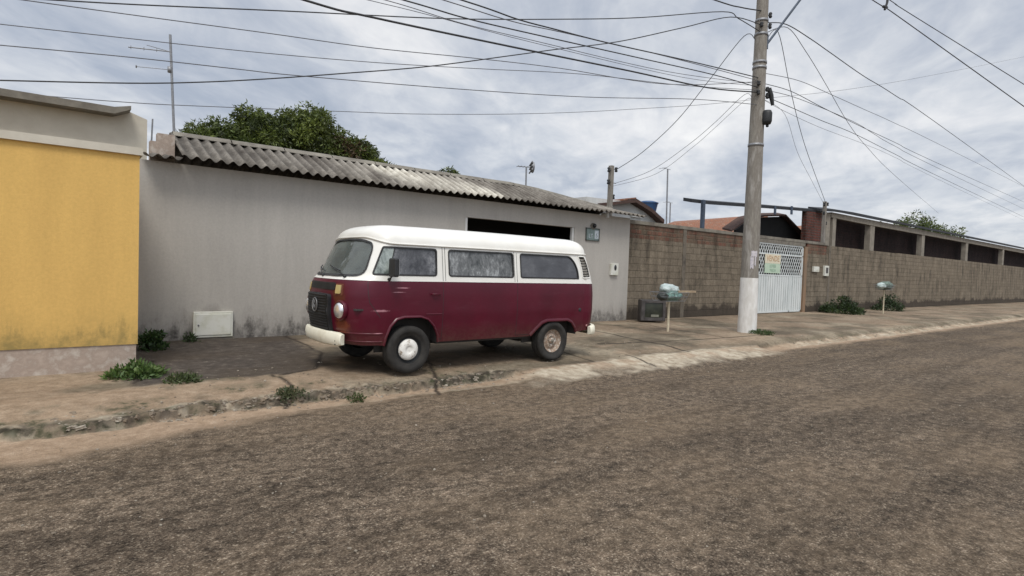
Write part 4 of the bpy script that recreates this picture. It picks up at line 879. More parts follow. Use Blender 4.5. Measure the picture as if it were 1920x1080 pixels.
for m_, c_, r_, lab in [('bagd', (.12, 0, .18), (.42, .24, .18), 'dusty green rubbish bag in the far basket'), ('bagw', (-.38, 0, .16), (.18, .16, .13), 'white rubbish bag at the left end of the far basket')]:
    w = MB(); c2 = (bx_+c_[0], by_+c_[1], bz_+c_[2]); blob_bag(w, c2, r_, c_[0]*7+5); props(w.build('rubbish_bag', m_, None, c2), lab, 'rubbish bag', 'bags in the far basket')
TV = thing('television', (13.08, 10.25, hz(13.1, 10.25)), 'old black tube television dumped against the block wall', 'television'); TV.rotation_euler = (0, 0, R(-30)); TV.scale = (1.12, 1.1, 1.1)
w = MB(); w.box(-.33, .33, -.22, -.02, .03, .58, .02); w.build('shell', 'tv', TV)
w = MB(); w.add([(-.29, -.02, .06), (.29, -.02, .06), (.29, -.02, .54), (-.29, -.02, .54), (-.17, .26, .12), (.17, .26, .12), (.17, .26, .42), (-.17, .26, .42)], [(4, 5, 6, 7), (0, 4, 7, 3), (1, 2, 6, 5), (3, 7, 6, 2), (0, 1, 5, 4)]); w.build('rear_hump', 'tv', TV)
w = MB()
for a in [(-.31, -.22, .05, .56), (.24, .31, .05, .56), (-.22, .24, .5, .56), (-.22, .24, .05, .13)]: w.box(a[0], a[1], -.245, -.221, a[2], a[3], .006)
w.build('bezel', 'tvframe', TV)
w = MB(); vs = []; 
for i in range(7):
    for j in range(7):
        u_, v_ = -1+i/3, -1+j/3; vs.append((.01+.23*u_, -.232+.014*(u_*u_+v_*v_)*.5, .315+.185*v_))
w.add(vs, [(i*7+j, (i+1)*7+j, (i+1)*7+j+1, i*7+j+1) for i in range(6) for j in range(6)], True); w.build('screen', 'tvscreen', TV)
w = MB(); w.box(-.06, .14, -.252, -.234, .145, .205, .004); w.build('control_panel', mat('tv_panel', (.20, .20, .16), None, 6, .6), TV)

# ------------------------------------------------------------------ the van (local axes: -x front, z up, origin on the ground)
VO = (4.80, 7.41, .165)
VAN = thing('van', VO, 'maroon minibus with a white roof parked on the pavement beside the kerb', 'van')
Zk = [.30, .40, .55, .75, 1.00, 1.12, 1.17, 1.20, 1.24, 1.60, 1.64, 1.74]
Wk = [.800, .830, .852, .865, .862, .855, .848, .843, .838, .792, .785, .77]
Fk = [-1.93, -2.00, -2.065, -2.10, -2.10, -2.08, -2.055, -2.03, -1.99, -1.77, -1.745, -1.685]
Rk = [2.14, 2.18, 2.22, 2.24, 2.24, 2.23, 2.225, 2.22, 2.21, 2.10, 2.08, 2.04]
Nk = [2.8, 2.8, 2.8, 2.8, 2.8, 2.7, 2.6, 2.5, 2.4, 2.8, 2.8, 2.8]
def _ip(z, T): return float(np.interp(z, Zk, T))
def xa_(z): return -1.55+.13*min(1, max(0, (z-1.17)/.47))
def xb_(z): return 1.94-.13*min(1, max(0, (z-1.17)/.47))
def _arc(a, b, n):
    th = np.linspace(0, PI/2, 400); x = a*np.sin(th)**(2/n); y = b*np.cos(th)**(2/n)
    s = np.concatenate([[0], np.cumsum(np.hypot(np.diff(x), np.diff(y)))]); return th, s
FT, FS = _arc(.55, .865, 2.8); RT, RS = _arc(.30, .865, 3.4); LF, LR = float(FS[-1]), float(RS[-1])
SF, SR = -1.55-LF, 1.94+LR
def S0(s, z):
    w_ = _ip(z, Wk); a, b_ = xa_(z), xb_(z)
    if s < -1.55:
        th = float(np.interp(min(-1.55-s, LF), FS, FT)); c_, s_ = max(math.cos(th), 0), max(math.sin(th), 0)
        n_ = _ip(z, Nk); return Vector((a-(a-_ip(z, Fk))*s_**(2/n_), -w_*c_**(2/n_), z))
    if s > 1.94:
        th = float(np.interp(min(s-1.94, LR), RS, RT)); c_, s_ = max(math.cos(th), 0), max(math.sin(th), 0)
        return Vector((b_+(_ip(z, Rk)-b_)*s_**(2/3.4), -w_*c_**(2/3.4), z))
    x = s
    if s < -1: x = -1+(s+1)/.55*(-1-a)
    elif s > 1.2: x = 1.2+(s-1.2)/.74*(b_-1.2)
    return Vector((x, -w_+.012*(x/1.7)**4, z))
def S(s, z, off=0.):
    p = S0(s, z)
    if off:
        e = .012; s2 = min(max(s, SF+e), SR-e)
        n = (S0(s2+e, z)-S0(s2-e, z)).cross(S0(s2, z+e)-S0(s2, z-e))
        n.normalize(); p = p+n*off
        if s <= SF+1e-6 or s >= SR-1e-6: p.y = 0
    return p
def sx(x, z):                                # sigma on the side surface where local x is reached
    lo, hi = SF, SR
    for _ in range(40):
        m_ = (lo+hi)/2
        if S0(m_, z).x < x: lo = m_
        else: hi = m_
    return (lo+hi)/2
def sv(v, z, rear=False):                    # sigma on the front (rear) where |y| = v
    lo, hi = (SF, -1.55) if not rear else (1.94, SR)
    for _ in range(40):
        m_ = (lo+hi)/2; a = abs(S0(m_, z).y)
        if (a < v) != rear: lo = m_
        else: hi = m_
    return (lo+hi)/2
def dens(loop, st=.03, closed=True):
    out = []; n = len(loop)
    for i in range(n if closed else n-1):
        a, b_ = loop[i], loop[(i+1) % n]; k = max(1, int(math.hypot(b_[0]-a[0], b_[1]-a[1])/st))
        out += [(a[0]+(b_[0]-a[0])*j/k, a[1]+(b_[1]-a[1])*j/k) for j in range(k)]
    if not closed: out.append(loop[-1])
    return out
def rnd(loop, r, seg=5):                     # round the corners of a loop
    out = []; n = len(loop)
    for i in range(n):
        p0, p, p1 = Vector(loop[i-1]), Vector(loop[i]), Vector(loop[(i+1) % n])
        ri = r[i] if isinstance(r, (list, tuple)) else r
        if ri <= 0: out.append(tuple(p)); continue
        d0, d1 = (p0-p), (p1-p); q = min(ri, d0.length*.48, d1.length*.48); a, b_ = p+d0.normalized()*q, p+d1.normalized()*q
        for k in range(seg+1):
            t = k/seg; out.append(tuple(a*(1-t)**2+p*2*t*(1-t)+b_*t*t))
    return out
def rndo(first, mids, r, last):               # open outline that starts and ends on the centre line
    L = rnd([first]+mids+[last], [0]+(r if isinstance(r, list) else [r]*len(mids))+[0]); return L
def inside(p, loop):
    c_ = False; n = len(loop); j = n-1
    for i in range(n):
        if (loop[i][1] > p[1]) != (loop[j][1] > p[1]) and p[0] < (loop[j][0]-loop[i][0])*(p[1]-loop[i][1])/(loop[j][1]-loop[i][1])+loop[i][0]: c_ = not c_
        j = i
    return c_
def shrink(loop, d):
    n = len(loop); ar = sum(loop[i][0]*loop[(i+1) % n][1]-loop[(i+1) % n][0]*loop[i][1] for i in range(n)); sg_ = 1 if ar > 0 else -1; out = []
    for i in range(n):
        a, b_ = Vector(loop[i-1]), Vector(loop[(i+1) % n]); t = (b_-a)
        if t.length < 1e-9: out.append(loop[i]); continue
        t.normalize(); out.append((loop[i][0]-t.y*d*sg_, loop[i][1]+t.x*d*sg_))
    return out
def fill(loops, step):
    V, E_ = [], []
    for L in loops:
        o = len(V); V += [Vector(p) for p in L]; E_ += [(o+i, o+(i+1) % len(L)) for i in range(len(L))]
    if step:
        xs = [p[0] for p in loops[0]]; ys = [p[1] for p in loops[0]]
        for x in np.arange(min(xs)+step*.5, max(xs), step):
            for y in np.arange(min(ys)+step*.5, max(ys), step):
                if inside((x, y), loops[0]) and not any(inside((x, y), h) for h in loops[1:]):
                    if min((x-q.x)**2+(y-q.y)**2 for q in V[:sum(len(l) for l in loops)]) > (step*.4)**2: V.append(Vector((x, y)))
    vo, eo, fo, *_ = delaunay_2d_cdt(V, E_, [], 0, 1e-5)
    F = []
    for f in fo:
        c_ = (sum(vo[i].x for i in f)/len(f), sum(vo[i].y for i in f)/len(f))
        if inside(c_, loops[0]) and not any(inside(c_, h) for h in loops[1:]): F.append(tuple(f))
    return vo, F
class VM(MB):
    def patch(s, loops, off0, off1, step=.06, sides=True, smooth=True):
        vo, F = fill(loops, step)
        s.add([S(p.x, p.y, off1) for p in vo], F, smooth)
        if sides and off0 != off1:
            for L in loops:
                n = len(L); a = [S(*p, off0) for p in L]; b_ = [S(*p, off1) for p in L]
                s.add(a+b_, [(i, (i+1) % n, (i+1) % n+n, i+n) for i in range(n)], False)
        return s
    def ribbon(s, path, hw, off):
        path = dens(path, .03, False); n = len(path); vs = []
        for i, p in enumerate(path):
            a, b_ = Vector(path[max(i-1, 0)]), Vector(path[min(i+1, n-1)]); t = (b_-a).normalized()
            vs += [S(p[0]-t.y*hw, p[1]+t.x*hw, off), S(p[0]+t.y*hw, p[1]-t.x*hw, off)]
        return s.add(vs, [(2*i, 2*i+1, 2*i+3, 2*i+2) for i in range(n-1)], True)
    def mirrored(s):
        o = VM(); o.v = [(x, -y, z) for x, y, z in s.v]; o.f = [tuple(reversed(f)) for f in s.f]; o.sm = list(s.sm); return o
    def both(s):
        m_ = s.mirrored(); n = len(s.v); s.f = s.f+[tuple(i+n for i in f) for f in m_.f]; s.v = s.v+m_.v; s.sm = s.sm+m_.sm; return s
    def weld(s, name, m_, parent):
        import bmesh
        o = s.build(name, m_, parent); bm = bmesh.new(); bm.from_mesh(o.data); bmesh.ops.remove_doubles(bm, verts=bm.verts, dist=.0006)
        bmesh.ops.recalc_face_normals(bm, faces=bm.faces); bm.to_mesh(o.data); bm.free(); return o
# maroon paint: uneven finish, greyish-pink sky reflection painted in, rust at the lamps, a few scuffs
m, t, b = newmat('maroon_paint'); setin(b, rough=.42, coat=.10, coatr=.18, spec=.35)
tcn = N(t, 'ShaderNodeTexCoord'); P = tcn.outputs['Object']
c = ramp(t, noise(t, P, 1.6, 5, .6), [(.35, (.090, .0028, .0155)), (.65, (.068, .0023, .0120))])
c = mixc(t, ramp(t, noise(t, vmap(t, P, scale=(.6, 1, 2.2)), 3.5, 6, .65), [(.56, 0.), (.75, .10)]), c, (.24, .11, .13))
def spot(cen, rad, soft=.5):
    v_ = N(t, 'ShaderNodeVectorMath'); v_.operation = 'SUBTRACT'; LK(t, P, v_.inputs[0]); v_.inputs[1].default_value = cen
    v2_ = N(t, 'ShaderNodeVectorMath'); v2_.operation = 'DIVIDE'; LK(t, v_.outputs[0], v2_.inputs[0]); v2_.inputs[1].default_value = rad
    l_ = N(t, 'ShaderNodeVectorMath'); l_.operation = 'LENGTH'; LK(t, v2_.outputs[0], l_.inputs[0])
    return ramp(t, mth(t, 'ADD', l_.outputs['Value'], mth(t, 'MULTIPLY', mth(t, 'SUBTRACT', noise(t, P, 16, 5, .7), .5), 1.4)), [(soft, 1.), (1., 0.)])
c = mixc(t, mth(t, 'MULTIPLY', spot((-2.03, -.54, .60), (.2, .15, .12)), .8), c, (.17, .045, .018))
c = mixc(t, mth(t, 'MULTIPLY', spot((-2.05, -.49, .98), (.2, .14, .16)), .6), c, (.10, .035, .012))
for cn, rd in (((-1.66, -.86, .80), (.13, .1, .018)), ((-1.35, -.86, 1.085), (.12, .1, .010)), ((-1.42, -.86, 1.03), (.10, .1, .008)), ((-1.68, -.86, .52), (.07, .1, .008))):
    c = mixc(t, mth(t, 'MULTIPLY', spot(cn, rd, .3), .8), c, (.48, .24, .27))
sz_ = N(t, 'ShaderNodeSeparateXYZ'); LK(t, P, sz_.inputs[0])
c = mixc(t, mth(t, 'MULTIPLY', ramp(t, mth(t, 'ADD', sz_.outputs[2], mth(t, 'MULTIPLY', noise(t, P, 5, 7, .75), .35)), [(.52, .5), (.80, 0.)]), ramp(t, noise(t, P, 20, 6, .75), [(.4, .2), (.65, 1.)])), c, (.13, .085, .06))
LK(t, c, b.inputs['Base Color'])
LK(t, ramp(t, noise(t, P, 4, 6, .6), [(.3, .30), (.7, .48)]), b.inputs['Roughness'])
bn = N(t, 'ShaderNodeBump', inp={'Strength': .12, 'Distance': .02}); LK(t, noise(t, P, 3.2, 3, .5), bn.inputs['Height']); LK(t, bn.outputs[0], b.inputs['Normal'])
MT['maroon'] = m
MT['vwhite'] = mat('van_white_paint', (.80, .79, .74), (.74, .72, .66), 2.5, .38, (2.5, .10, .02), coat=.35, coatr=.25)
# opaque side panes with mottled greys in the base colour
def pane(name, a_, b_, c_, sc_=(1, 1, 1)):
    m, t, b = newmat(name); setin(b, rough=.10, spec=.6)
    P = N(t, 'ShaderNodeTexCoord').outputs['Object']
    n1_ = noise(t, vmap(t, P, scale=sc_), 9, 8, .78, .4); n2_ = noise(t, vmap(t, P, scale=(1, 1, .6)), 2.3, 4, .6)
    c = ramp(t, mth(t, 'ADD', mth(t, 'MULTIPLY', n1_, .62), mth(t, 'MULTIPLY', n2_, .38)), [(.38, a_), (.52, b_), (.66, c_)])
    LK(t, c, b.inputs['Base Color']); return m
MT['pane1'] = pane('mottled_side_pane', (.022, .023, .027), (.10, .102, .11), (.32, .325, .33), (1, 1, .8))
MT['pane2'] = pane('pale_mottled_pane', (.03, .034, .034), (.15, .155, .155), (.48, .50, .50), (1.6, 1, .8))
MT['pane3'] = pane('dark_window_tint', (.045, .045, .05), (.07, .072, .08), (.12, .122, .13), (.3, 1, .6))
MT['pane4'] = pane('clear_corner_glass', (.10, .12, .11), (.30, .34, .32), (.52, .57, .54), (1.6, 1, .9))
m, t, b = newmat('windscreen_glass'); nt2 = t; setin(b, rough=.03, spec=.5); b.inputs['Base Color'].default_value = (.02, .03, .025, 1)
tr = N(t, 'ShaderNodeBsdfTransparent'); tr.inputs[0].default_value = (.62, .72, .66, 1); gl = N(t, 'ShaderNodeBsdfGlossy', inp={'Roughness': .03}); fr = N(t, 'ShaderNodeFresnel', inp={0: 1.5})
mx = N(t, 'ShaderNodeMixShader'); LK(t, mth(t, 'ADD', fr.outputs[0], .04), mx.inputs[0]); LK(t, tr.outputs[0], mx.inputs[1]); LK(t, gl.outputs[0], mx.inputs[2])
du = N(t, 'ShaderNodeBsdfDiffuse'); du.inputs[0].default_value = (.34, .38, .35, 1); mx2 = N(t, 'ShaderNodeMixShader')  # greenish-grey diffuse haze stands in for reflected sky and wall
LK(t, ramp(t, noise(t, N(t, 'ShaderNodeTexCoord').outputs['Object'], 3, 5, .6), [(.3, .14), (.7, .34)]), mx2.inputs[0]); LK(t, mx.outputs[0], mx2.inputs[1]); LK(t, du.outputs[0], mx2.inputs[2]); LK(t, mx2.outputs[0], t.nodes['Material Output'].inputs[0])
MT['wglass'] = m

# body shells
arF = [(-.82, .37), (-.84, .46), (-.90, .58), (-.99, .67), (-1.10, .705), (-1.33, .705), (-1.43, .68), (-1.51, .59), (-1.565, .46), (-1.59, .36)]
arR = [(1.74, .39), (1.71, .45), (1.62, .545), (1.53, .58), (1.10, .58), (1.00, .55), (.88, .45), (.80, .37)]
def zt(s):                                    # top edge of the side/window band, higher over the windscreen
    k = min(1, max(0, (-1.62-s)/.70)); k = k*k*(3-2*k); return 1.64+.075*k
low = [(SF, 1.17), (SR, 1.17), (SR, .44), (2.0, .42)]+arR+arF+[(-1.70, .37), (SF, .36)]
LOWS = rnd(low[:3], 0)+low[3:]
W1 = rnd([(sx(-1.755, 1.237), 1.237), (sx(-.852, 1.237), 1.237), (sx(-.842, 1.603), 1.603), (sx(-1.60, 1.603), 1.603)], [.05, .05, .05, .035])
W2 = rnd([(-.675, 1.237), (.445, 1.237), (.445, 1.603), (-.675, 1.603)], .05)
W3 = rnd([(.565, 1.237), (sx(1.785, 1.237), 1.237), (sx(1.775, 1.38), 1.38), (sx(1.71, 1.51), 1.51), (sx(1.60, 1.603), 1.603), (.565, 1.603)], [.04, .02, .1, .1, .12, .05])
WV = rnd([(sx(1.875, 1.265), 1.265), (sx(2.03, 1.275), 1.275), (sx(1.99, 1.45), 1.45), (sx(1.90, 1.60), 1.60), (sx(1.79, 1.60), 1.60), (sx(1.855, 1.43), 1.43)], [.015, .02, .05, .02, .015, .1])
WS = rndo((SF, 1.214), [(sv(.725, 1.224), 1.224), (sv(.655, 1.625), 1.625), (sv(.40, 1.678), 1.678)], [.13, .11, .14], (SF, 1.688))
def ws_half():
    return WS
WB = rndo((SR, 1.26), [(sv(.60, 1.26, True), 1.26), (sv(.57, 1.60, True), 1.60)], .06, (SR, 1.60))
b_ = VM(); b_.patch([dens(LOWS, .035)], 0, 0, .04, False); lb = b_.both().weld('lower_body', 'maroon', VAN)
topl = [(s, zt(s)) for s in np.linspace(SR, SF, 70)]
upl = [(SF, 1.17), (SR, 1.17)]+[topl[0]]+topl[1:]
# windscreen and rear window reach the centre line: cut them from the outline instead of making holes
upl = dens([(SF, 1.17), (SR, 1.17)], .05, False)+[(SR, 1.26)]+dens(list(WB[1:-1]), .03, False)+[(SR, 1.60)]+topl+[(SF, 1.688)]+dens(list(reversed(WS[1:-1])), .03, False)+[(SF, 1.214)]
b_ = VM(); b_.patch([upl, dens(W1), dens(W2), dens(W3), dens(WV)], 0, 0, .034, False); b_.both().weld('upper_body', 'vwhite', VAN)
# roof
ZT = 1.895; ro = VM(); NS, NR = 96, 14; ss = np.linspace(SF, SR, NS)
rs_ = [1-(1-k/NR)**1.0 for k in range(NR+1)]; rr_ = [math.sin(PI/2*k/NR) for k in range(NR+1)]
for side in (1, -1):
    vs = []
    for s in ss:
        z0 = zt(s); p = S0(s, z0); cx_ = max(-1.15, min(1.75, p.x))
        for r_ in rr_:
            q = (1-r_**4.2)**(1/2.0) if r_ < 1 else 0
            x = cx_+(p.x-cx_)*r_; y = p.y*r_; z = z0+(ZT+.012*math.cos(x)-z0)*q
            vs.append((x, y*side, z))
    n = NR+1; f = [(i*n+j, (i+1)*n+j, (i+1)*n+j+1, i*n+j+1) for i in range(NS-1) for j in range(NR)]
    if side < 0: f = [tuple(reversed(q)) for q in f]
    ro.add(vs, f, True)
ro.weld('roof', 'vwhite', VAN)
g_ = VM(); pth = [S(s, zt(s)-.004, .014) for s in np.linspace(SF, SR, 120)]; g_.tube(pth, .0115, 6, False)
pth2 = [S(s, zt(s)+.006, .018) for s in np.linspace(SF, SR, 120)]; g_.both().build('gutter', 'vwhite', VAN)
g_ = VM(); g_.ribbon([(SF, 1.172), (SR, 1.172)], .004, .004); g_.both().build('belt_moulding', MT['vwhite'], VAN)
# side glass with rubber seals
def window(loop, m_, name='window', lab=None, rubber=.02):
    for sd_ in (0, 1):
        L = dens(loop, .035); gl_ = VM(); gl_.patch([L], -.012, -.012, .12, False)
        rb_ = VM(); rb_.patch([L, shrink(L, rubber)], -.012, .005, 0)
        if sd_: gl_, rb_ = gl_.mirrored(), rb_.mirrored()
        w_ = gl_.build(name, m_, VAN); rb_.build('rubber_seal', 'trim', w_)
        if sd_ == 0 and name == 'window' and lab: w_['label'] = lab
window(W1, 'pane1'); window(W2, 'pane2'); window(W3, 'pane3')
for sd_ in (0, 1):                            # quarter light of the front door
    sq = sx(-1.50, 1.42); L = [(sx(-1.725, 1.262), 1.262), (sq, 1.262), (sq, 1.583), (sx(-1.59, 1.583), 1.583)]
    q_ = VM(); q_.patch([dens(L, .04)], -.012, -.007, .1); q2 = VM(); q2.ribbon([(sq, 1.25), (sq, 1.595)], .010, .0)
    if sd_: q_, q2 = q_.mirrored(), q2.mirrored()
    o_ = q_.build('quarter_light', 'pane4', VAN); q2.build('divider_bar', 'trim', o_)
# windscreen
gw = VM(); gw.patch([dens(WS, .04)], -.006, -.006, .07, False); wso = gw.both().weld('windscreen', 'wglass', VAN)
rb_ = VM(); rb_.ribbon(WS, .012, .010); rb_.both().build('rubber_seal', 'trim', wso)
gw = VM(); gw.patch([dens(WB, .04)], -.006, -.006, .1, False); gw.both().weld('rear_window', 'pane3', VAN)
for v0, v1 in ((-.50, -.12), (.08, .46)):
    w = VM(); pz = 1.205
    def fp(v, z, off): p = S(sv(abs(v), z), z, off); return Vector((p.x, math.copysign(abs(p.y), v), p.z))
    w.lathe([(0, 0), (.018, 0), (.018, .03), (0, .03)], fp(v0, pz, 0), (-1, 0, .4), 8); w.tube([fp(v0, pz, .03), fp((v0+v1)/2, 1.25, .03), fp(v1, 1.30, .022)], .006, 5)
    w.tube([fp(v1-.20, 1.27, .016), fp(v1, 1.30, .016), fp(v1+.18, 1.33, .016)], .007, 5); w.build('wiper', 'black', VAN)
# louvred air intake behind the last window
for sd_ in (0, 1):
    L = dens(WV, .03); q_ = VM(); q_.patch([L], -.05, -.05, .1, False); q2 = VM()
    q2.patch([dens(shrink(WV, -.014), .03), dens(shrink(WV, .004), .03)], .0, .009, 0)
    for k in range(7):
        z = 1.30+k*.042; lo, hi = None, None
        xs_ = [p[0] for p in np.array([(s_, 0) for s_ in np.linspace(sx(1.78, z), sx(2.08, z), 40)]) if inside((p[0], z), WV)]
        if len(xs_) > 1:
            a, c2 = min(xs_), max(xs_); pts = [S(a+(c2-a)*j/4, z+.012, -.002) for j in range(5)]+[S(c2-(c2-a)*j/4, z-.012, -.03) for j in range(5)]
            q2.add(pts, [(j, j+1, 8-j, 9-j) for j in range(4)], False)
    if sd_: q_, q2 = q_.mirrored(), q2.mirrored()
    o_ = q_.build('air_intake', 'dark', VAN); q2.build('louvres', 'vwhite', o_)
# panel gaps, swage lines, arches
for sd_ in (0, 1):
    q_ = VM()
    for pth in ([(-.765, .40), (-.765, 1.625)], [(-.725, 1.18), (-.725, 1.625)], [(sx(-1.80, 1.16), 1.16), (sx(-1.79, .9), .9), (-1.72, .80), (-1.66, .72)], [(-.765, .40), (-.82, .42)],
                [(.50, .40), (.50, 1.60)], [(.455, 1.18), (.455, 1.62)], [(.50, .40), (.76, .40)], [(sx(2.06, 1.15), 1.15), (sx(2.06, .6), .6)]): q_.ribbon(pth, .0032, .0022)
    if sd_: q_ = q_.mirrored()
    q_.build('panel_gap', 'trim', VAN)
    for arch, w_ in ((arF, .028), (arR, .045)):
        q_ = VM(); A = rnd(dens(arch, .05, False), 0)
        out = [p for p in A]; n = len(A); o2 = []
        for i, p in enumerate(A):
            a, b2 = Vector(A[max(i-1, 0)]), Vector(A[min(i+1, n-1)]); tt = (b2-a).normalized(); o2.append((p[0]+tt.y*w_, p[1]-tt.x*w_) if arch is arF else (p[0]+tt.y*w_, p[1]-tt.x*w_))
        q = [S(*p, .022) for p in A]; q1 = [S((p[0]+r[0])/2, (p[1]+r[1])/2, .018) for p, r in zip(A, o2)]; q2_ = [S(*p, .0015) for p in o2]; q0 = [S(*p, -.01) for p in A]
        vs = q0+q+q1+q2_; q_.add(vs, [(k*n+i, k*n+i+1, (k+1)*n+i+1, (k+1)*n+i) for k in range(3) for i in range(n-1)], True)
        if sd_: q_ = q_.mirrored()
        q_.build('wheel_arch', 'maroon', VAN)
    for z, hw in ((.515, .010), (.415, .008)):
        q_ = VM(); pp = dens([(SF+.45, z), (sx(-1.62, z), z)], .04, False); n = len(pp)
        vs = [S(a, c2-hw*1.6, .0) for a, c2 in pp]+[S(a, c2+hw*.3, .011) for a, c2 in pp]+[S(a, c2+hw, .0) for a, c2 in pp]
        q_.add(vs, [(k*n+i, k*n+i+1, (k+1)*n+i+1, (k+1)*n+i) for k in range(2) for i in range(n-1)], True)
        if sd_: q_ = q_.mirrored()
        q_.build('swage_line', 'maroon', VAN)
    q_ = VM()
    pp = dens([(-1.02, .745), (-.78, .745)], .04, False); n = len(pp); vs = [S(a, c2-.012, .0) for a, c2 in pp]+[S(a, c2, .008) for a, c2 in pp]+[S(a, c2+.008, 0) for a, c2 in pp]
    q_.add(vs, [(k*n+i, k*n+i+1, (k+1)*n+i+1, (k+1)*n+i) for k in range(2) for i in range(n-1)], True)
    if sd_: q_ = q_.mirrored()
    q_.build('swage_line', 'maroon', VAN)
    q_ = VM(); hp = [S(-.94, 1.005, .0), S(-.94, 1.005, .035), S(-.83, 1.005, .035), S(-.83, 1.005, 0)]; q_.tube(hp, .011, 6); q_.patch([rnd([(-.97, .985), (-.80, .985), (-.80, 1.03), (-.97, 1.03)], .02)], 0, .004, 0)
    if sd_: q_ = q_.mirrored()
    q_.build('door_handle', 'maroon' if not sd_ else 'maroon', VAN)
q_ = VM(); q_.lathe([(0, .004), (.028, .004), (.03, 0)], S(1.80, .75, 0), (0, -1, 0), 14); q_.build('fuel_cap', 'black', VAN)
q_ = VM(); q_.lathe([(0, .012), (.016, .01), (.018, 0)], S(sx(1.97, .49), .49, 0), (.2, -1, 0), 10); q_.build('reflector', mat('faded_reflector', (.5, .25, .25), None, 6, .4), VAN)
# front: radiator grille, upper intake, lamps, emblem
G_ = rndo((SF, .47), [(sv(.33, .48), .48), (sv(.35, .98), .98)], [.07, .05], (SF, .985))
q_ = VM(); q_.patch([dens(G_, .03)], 0, .05, .06); q_ = q_.both(); gr = q_.build('radiator_grille', 'black', VAN)
q_ = VM()
for k in range(14):
    z = .52+k*.034
    if abs(z-.83) < .0: continue
    pp = dens([(SF, z), (sv(.315, z), z)], .04, False); n = len(pp)
    vs = [S(a, c2-.008, .05) for a, c2 in pp]+[S(a, c2-.004, .060) for a, c2 in pp]+[S(a, c2+.006, .060) for a, c2 in pp]+[S(a, c2+.01, .05) for a, c2 in pp]
    q_.add(vs, [(k2*n+i, k2*n+i+1, (k2+1)*n+i+1, (k2+1)*n+i) for k2 in range(3) for i in range(n-1)], False)
q_.both().build('slats', 'black', gr)
q_ = VM(); ex = S(SF, .83, .07).x
q_.tube([(ex, .085*math.cos(a), .83+.085*math.sin(a)) for a in np.linspace(0, 2*PI, 33)], .0075, 6, False)
for pth in ([(-.038, .072), (0, .008), (.038, .072)], [(-.068, .045), (-.03, -.062), (0, -.005), (.03, -.062), (.068, .045)]):
    q_.tube([(ex, a, .83+c2) for a, c2 in pth], .0075, 6)
q_.build('emblem', 'emblem', VAN)
U_ = rndo((SF, 1.035), [(sv(.41, 1.035), 1.035), (sv(.41, 1.125), 1.125)], .02, (SF, 1.125))
q_ = VM(); q_.patch([dens(U_, .03)], 0, .008, .06); 
for k in range(5): q_.ribbon([(SF, 1.047+k*.016), (sv(.395, 1.047+k*.016), 1.047+k*.016)], .003, .014)
q_.both().build('fresh_air_grille', 'black', VAN)
for sd_ in (0, 1):
    q_ = VM(); q_.patch([rnd([(sv(.535, 1.045), .995), (sv(.445, 1.045), .995), (sv(.445, 1.045), 1.10), (sv(.535, 1.045), 1.10)], .012)], 0, .016, 0)
    q2 = VM(); q2.patch([rnd([(sv(.565, 1.045), .975), (sv(.43, 1.045), .975), (sv(.43, 1.045), 1.115), (sv(.565, 1.045), 1.115)], .015)], 0, .006, 0)
    if sd_: q_, q2 = q_.mirrored(), q2.mirrored()
    o_ = q_.build('turn_signal', 'amber', VAN); q2.build('bezel', 'rustdk', o_)
    s_ = sv(.54, .79); c0 = S(s_, .79); nn = (S(s_, .79, .1)-c0).normalized(); nn = (nn*.6+Vector((-1, 0, 0))*.4).normalized()
    q_ = VM(); q_.lathe([(.098, .012), (.09, .035), (.06, .052), (.03, .058), (0, .06)], c0, nn, 24)
    q2 = VM(); q2.lathe([(.128, -.02), (.128, .012), (.118, .026), (.098, .022), (.096, .0)], c0, nn, 24)
    if sd_: q_, q2 = q_.mirrored(), q2.mirrored()
    o_ = q_.build('headlight', 'chrome', VAN); q2.build('rim', 'maroon', o_)
# bumpers
def bumper(s_list, zf, m_, name, base=.075):
    prof = [(-.03, -.084), (.012, -.086), (.032, -.062), (.040, 0), (.032, .062), (.012, .086), (-.03, .084)]
    q_ = VM(); vs = []; n = len(prof); M_ = len(s_list)
    for i, s_ in enumerate(s_list):
        k = 1-.25*max(0, 1-i/3)-0
        for o_, dz in prof:
            p = S(s_, .50, base+o_); vs.append((p.x, p.y, zf+dz*(k if i < 4 else 1)))
    q_.add(vs, [(i*n+j, i*n+j+1, (i+1)*n+j+1, (i+1)*n+j) for i in range(M_-1) for j in range(n-1)], True); q_.add(vs[:n], [tuple(range(n))])
    q_ = q_.both(); return q_.weld(name, m_, VAN)
fb = bumper(list(np.linspace(sx(-1.97, .5), SF, 26)), .432, 'cream', 'front_bumper')
rb2 = bumper(list(np.linspace(sx(1.98, .5), SR, 22)), .415, 'cream', 'rear_bumper', .05)
q_ = VM()
for s_, z in ((SF+.52, .455), (SF+.52, .41)): q_.lathe([(0, .006), (.008, .004), (.009, 0)], S(s_, .5, .109)+Vector((0, 0, z-.5)), (-1, -.4, 0), 8)
q_.both().build('bumper_bolt', 'black', VAN)
# mirror
for sd_ in (0, 1):
    q_ = VM(); a = S(sx(-1.55, 1.19), 1.19); q_.tube([a, a+Vector((-.02, -.09, .02)), a+Vector((.0, -.12, .08))], .011, 6); q_.lathe([(0, 0), (.022, 0), (.02, .02), (0, .02)], a, (0, -1, 0), 8)
    q2 = VM(); mb = a+Vector((.0, -.13, .15)); q2.box(mb.x-.035, mb.x+.035, mb.y-.085, mb.y+.085, mb.z-.115, mb.z+.115, .02)
    q3 = VM(); q3.box(mb.x+.036, mb.x+.038, mb.y-.07, mb.y+.07, mb.z-.1, mb.z+.1)
    if sd_: q_, q2, q3 = q_.mirrored(), q2.mirrored(), q3.mirrored()
    o_ = q2.build('wing_mirror', 'black', VAN); q_.build('arm', 'black', o_); q3.build('mirror_glass', 'chrome', o_)
